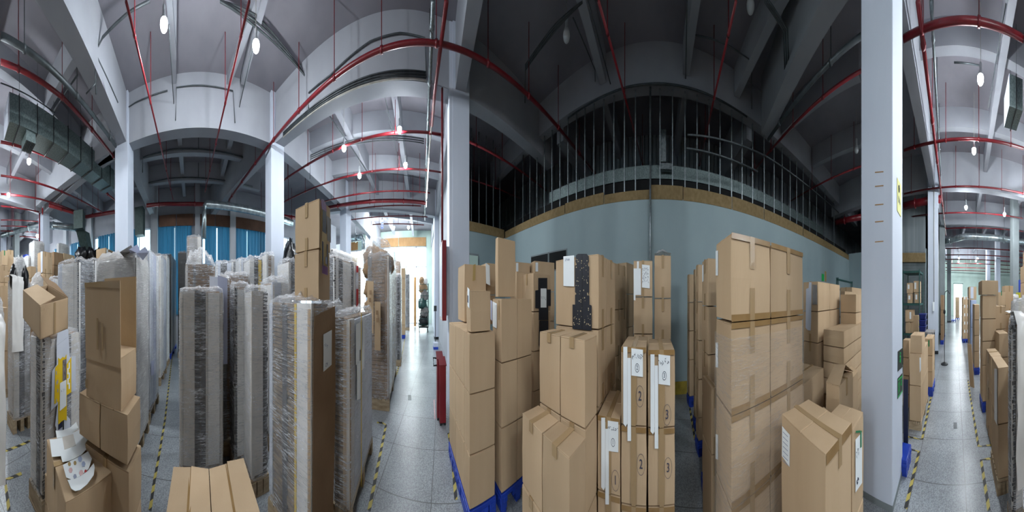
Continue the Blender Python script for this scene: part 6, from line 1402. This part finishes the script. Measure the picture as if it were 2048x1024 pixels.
# aisle pillar fittings: hose cabinet, extinguisher chests
g = MB(); a = P(887, 4.5); g.box(a.x-.055, a.x+.055, a.y-.16, a.y+.35, Z(640, 4.5), Z(484, 4.5)); hc = solo('hose_cabinet', g, 'red_box', 'tall red hose cabinet fixed beside the near pillar', 'cabinet', bevel=.006); MATX[hc.name] = hc.matrix_basis.copy()
g = MB(); g.box(a.x-.063, a.x-.056, a.y-.12, a.y+.31, Z(634, 4.5), Z(490, 4.5)); mk('door', g, 'white_board', hc)
# its wall plate
g = MB(); g.box(a.x+.056, P1.x-.25, a.y+.1, a.y+.34, Z(632, 4.5), Z(490, 4.5)); mk('wall_bracket', g, 'white_board', hc)
g = MB(); g.box(P1.x-.34, P1.x-.252, P1.y-.24, P1.y+.1, 0, SLAB-.02); struct('trim_60', g, 'pillar_paint')
for k, (x, D, yt, l) in enumerate(((879, 4.15, 700, 'red extinguisher chest with a black handle, farther of the two by the near pillar'), (884.5, 3.98, 711, 'red extinguisher chest, nearer of the two by the near pillar'))):
    c = P(x, D); zt_ = Z(yt+8, D); g = MB(); hw, hd = .075, .12
    g.hexa([(c.x-hw, c.y-hd, .03), (c.x+hw, c.y-hd, .03), (c.x+hw, c.y+hd, .03), (c.x-hw, c.y+hd, .03)], [(c.x-hw, c.y-hd, zt_-.06), (c.x+hw, c.y-hd, zt_-.06), (c.x+hw, c.y+hd, zt_), (c.x-hw, c.y+hd, zt_)])
    o = solo('extinguisher_chest', g, 'red_box', l, 'chest', 'red extinguisher chests', bevel=.006); MATX[o.name] = o.matrix_basis.copy()
    g = MB(); g.hexa([(c.x-hw-.01, c.y-hd-.01, zt_-.06), (c.x+hw+.01, c.y-hd-.01, zt_-.06), (c.x+hw+.01, c.y+hd, zt_+.005), (c.x-hw-.01, c.y+hd, zt_+.005)], [(c.x-hw-.01, c.y-hd-.01, zt_-.045), (c.x+hw+.01, c.y-hd-.01, zt_-.045), (c.x+hw+.01, c.y+hd, zt_+.02), (c.x-hw-.01, c.y+hd, zt_+.02)]); mk('lid', g, 'red_paint', o)
    for sx in (-1, 1):
        g = MB(); g.box(c.x+sx*.05-.02, c.x+sx*.05+.02, c.y-hd, c.y+hd, 0, .03); mk('foot', g, 'steel_dark', o)
    if k == 0: g = MB(); g.tube([Vector((c.x-hw, c.y-.03, zt_-.05)), Vector((c.x-hw-.09, c.y-.05, zt_-.04)), Vector((c.x-hw-.08, c.y-.08, zt_-.14)), Vector((c.x-hw, c.y-.06, zt_-.14))], .014, 6); mk('handle', g, 'steel_dark', o)
g = MB()
def mark(pts, w_, mat, label): 
    t = tape_line([G(x, y) for x, y in pts], w_, label); t.data.materials.clear(); t.data.materials.append(M[mat]); return t
mark([(893, 829), (870, 838), (868, 800), (882, 799)], .03, 'rose_print', 'red painted floor outline around the extinguisher chests')
g = MB(); g.box(P1.x-.3, P1.x+.3, P1.y-.27, P1.y-.255, 0, .25); o = solo('pillar_guard', g, 'yellow_paint', 'yellow kick guard at the foot of the near pillar', 'guard')
# platform scale by the far aisle pillar, power box, hose
c = P(871, 9.7); root = empty('platform_scale', c, 'platform scale with a blue base beside the far aisle pillar', 'scale'); g = MB(); g.box(c.x-.14, c.x+.14, c.y-.2, c.y+.2, 0, .08); mk('base', g, 'blue_plastic', root); g = MB(); g.box(c.x-.13, c.x+.13, c.y-.18, c.y+.18, .08, .2); mk('platform', g, 'white_board', root); g = MB(); g.tube([c+Vector((0, .18, .2)), c+Vector((0, .18, 1.2))], .02); mk('pole', g, 'conduit_grey', root); g = MB(); g.box(c.x-.08, c.x+.08, c.y+.12, c.y+.24, 1.2, 1.38); mk('display', g, 'steel_dark', root)
# ---- right aisle: white wrapped load at the frame end
rt, b = W('near white wrapped load with a draped cloth at the right aisle', 2024, 2046.8, 2016.5, 2.05, 2430, Z(650, 2.05), [(.35, 'f'), (.65, 'F')], [(.6, 'L'), (.4, 'g')], seed=70, plabel='wooden pallet under the near white wrapped load')
drape(b, .04, b.L1+.05, Z(640, 2.05), .35, 'white_foam', 'draped_cloth', rt, seed=9, back=.45, amp=.045)
p = P(2031, 2.35, Z(648, 2.3)); lump(p, .07, .07, .1, 'black_bag', 'black_bag', 'black bag poking out of the cloth of the near white load', 'bag', 'black bags', 71)
p = P(2040, 2.3, Z(628, 2.3)); lump(p, .13, .1, .13, 'thick_film', 'film_bundle', 'crumpled film gathered on the near white wrapped load', 'film', None, 72)
W('slim white wrapped load far behind the near white one', 2026, 2038, 2025, 7.6, VR, Z(592, 7.6), [(.5, 'F'), (.5, 'v')], [(1, 'F')], L2=.5, seed=73, film='thick_film')
for k, (x, y, D, m_, l) in enumerate(((2040, 585, 9, 'sign_yellow', 'yellow bin far behind the right aisle loads'), (2044, 560, 10, 'blue_plastic', 'blue rack far behind the right aisle loads'), (62, 520, 12, 'sign_yellow', 'yellow bin far before the storage windows'), (52, 510, 12.5, 'blue_plastic', 'blue rack far before the storage windows'))):
    q = P(x, D); g = MB(); g.box(q.x-.16, q.x+.16, q.y-.15, q.y+.15, 0, Z(y, D)); solo('bin', g, m_, l, 'bin')
# ---- floor tape
tl = 'yellow and black floor tape '
tape_line([G(x, y) for x, y in ((738, 1022), (772, 850), (764, 846), (754, 845))], .05, tl+'beside the wooden pallet of the load with hanging notes')
tape_line([G(x, y) for x, y in ((793, 750), (806, 700), (811, 670))], .05, tl+'running far along the bright aisle')
tape_line([G(x, y) for x, y in ((320, 900), (330, 840), (340, 750), (347, 690), (351, 660))], .045, tl+'down the narrow lane between the wrapped loads')
tape_line([G(x, y) for x, y in ((300, 1022), (309, 960), (320, 900))], .045, tl+'at the mouth of the narrow lane')
tape_line([G(x, y) for x, y in ((3, 905), (25, 897), (60, 882))], .05, tl+'behind the load with yellow sheets')
tape_line([G(x, y) for x, y in ((18, 1022), (10, 960), (43, 947))], .05, tl+'cornering at the lowest left of the floor')
tape_line([G(x, y) for x, y in ((897, 866), (903, 900), (912, 1000))], .05, tl+'worn along the blue pallets by the near pillar')
tape_line([G(x, y) for x, y in ((1809, 872), (1844, 879), (1857, 818), (1862, 795))], .05, tl+'round the wooden pallet left of the right aisle')
tape_line([G(x, y) for x, y in ((1809, 896), (1838, 903), (1811, 1018))], .05, tl+'round the near corner beside the big white pillar')
tape_line([G(x, y) for x, y in ((1985, 890), (1957, 893), (1940, 790), (1936, 760))], .05, tl+'round the bay with the big aisle stack')
tape_line([G(x, y) for x, y in ((1982, 917), (1962, 920), (1978, 1022))], .05, tl+'round the nearest wooden pallet of the right aisle')
tape_line([G(x, y) for x, y in ((1390, 880), (1377, 800), (1374, 760))], .045, tl+'in the dark gap before the partition')
g = MB(); g.prism([G(x, y, .002) for x, y in ((1907, 857), (1914, 857), (1914, 845), (1907, 845))], Vector((0, 0, .002))); solo('floor_sticker', g, 'conduit_grey', 'worn grey sticker on the floor of the right aisle', 'sticker')
g = MB(); g.prism([G(x, y, .002) for x, y in ((816, 800), (823, 800), (822, 790), (816, 790))], Vector((0, 0, .002))); solo('floor_sticker', g, 'conduit_grey', 'worn grey sticker on the floor of the bright aisle', 'sticker')
g = MB(); a_ = pp(1345, 0, DP-.065); b_2 = pp(1374, 0, DP-.065); g.bar(a_, b_2, .01, 0, .22); o = struct('baseboard_right', g, 'yellow_paint')
# more far goods in the storage bays between the named ones (partly hidden)
bad = []
for o in C.objects:
    if 'label' in o and len(o['label'].replace(',', '').split()) > 16: bad.append(o['label'])
print('LONG', len(bad)); [print('  L', x) for x in sorted(set(bad))[:60]]
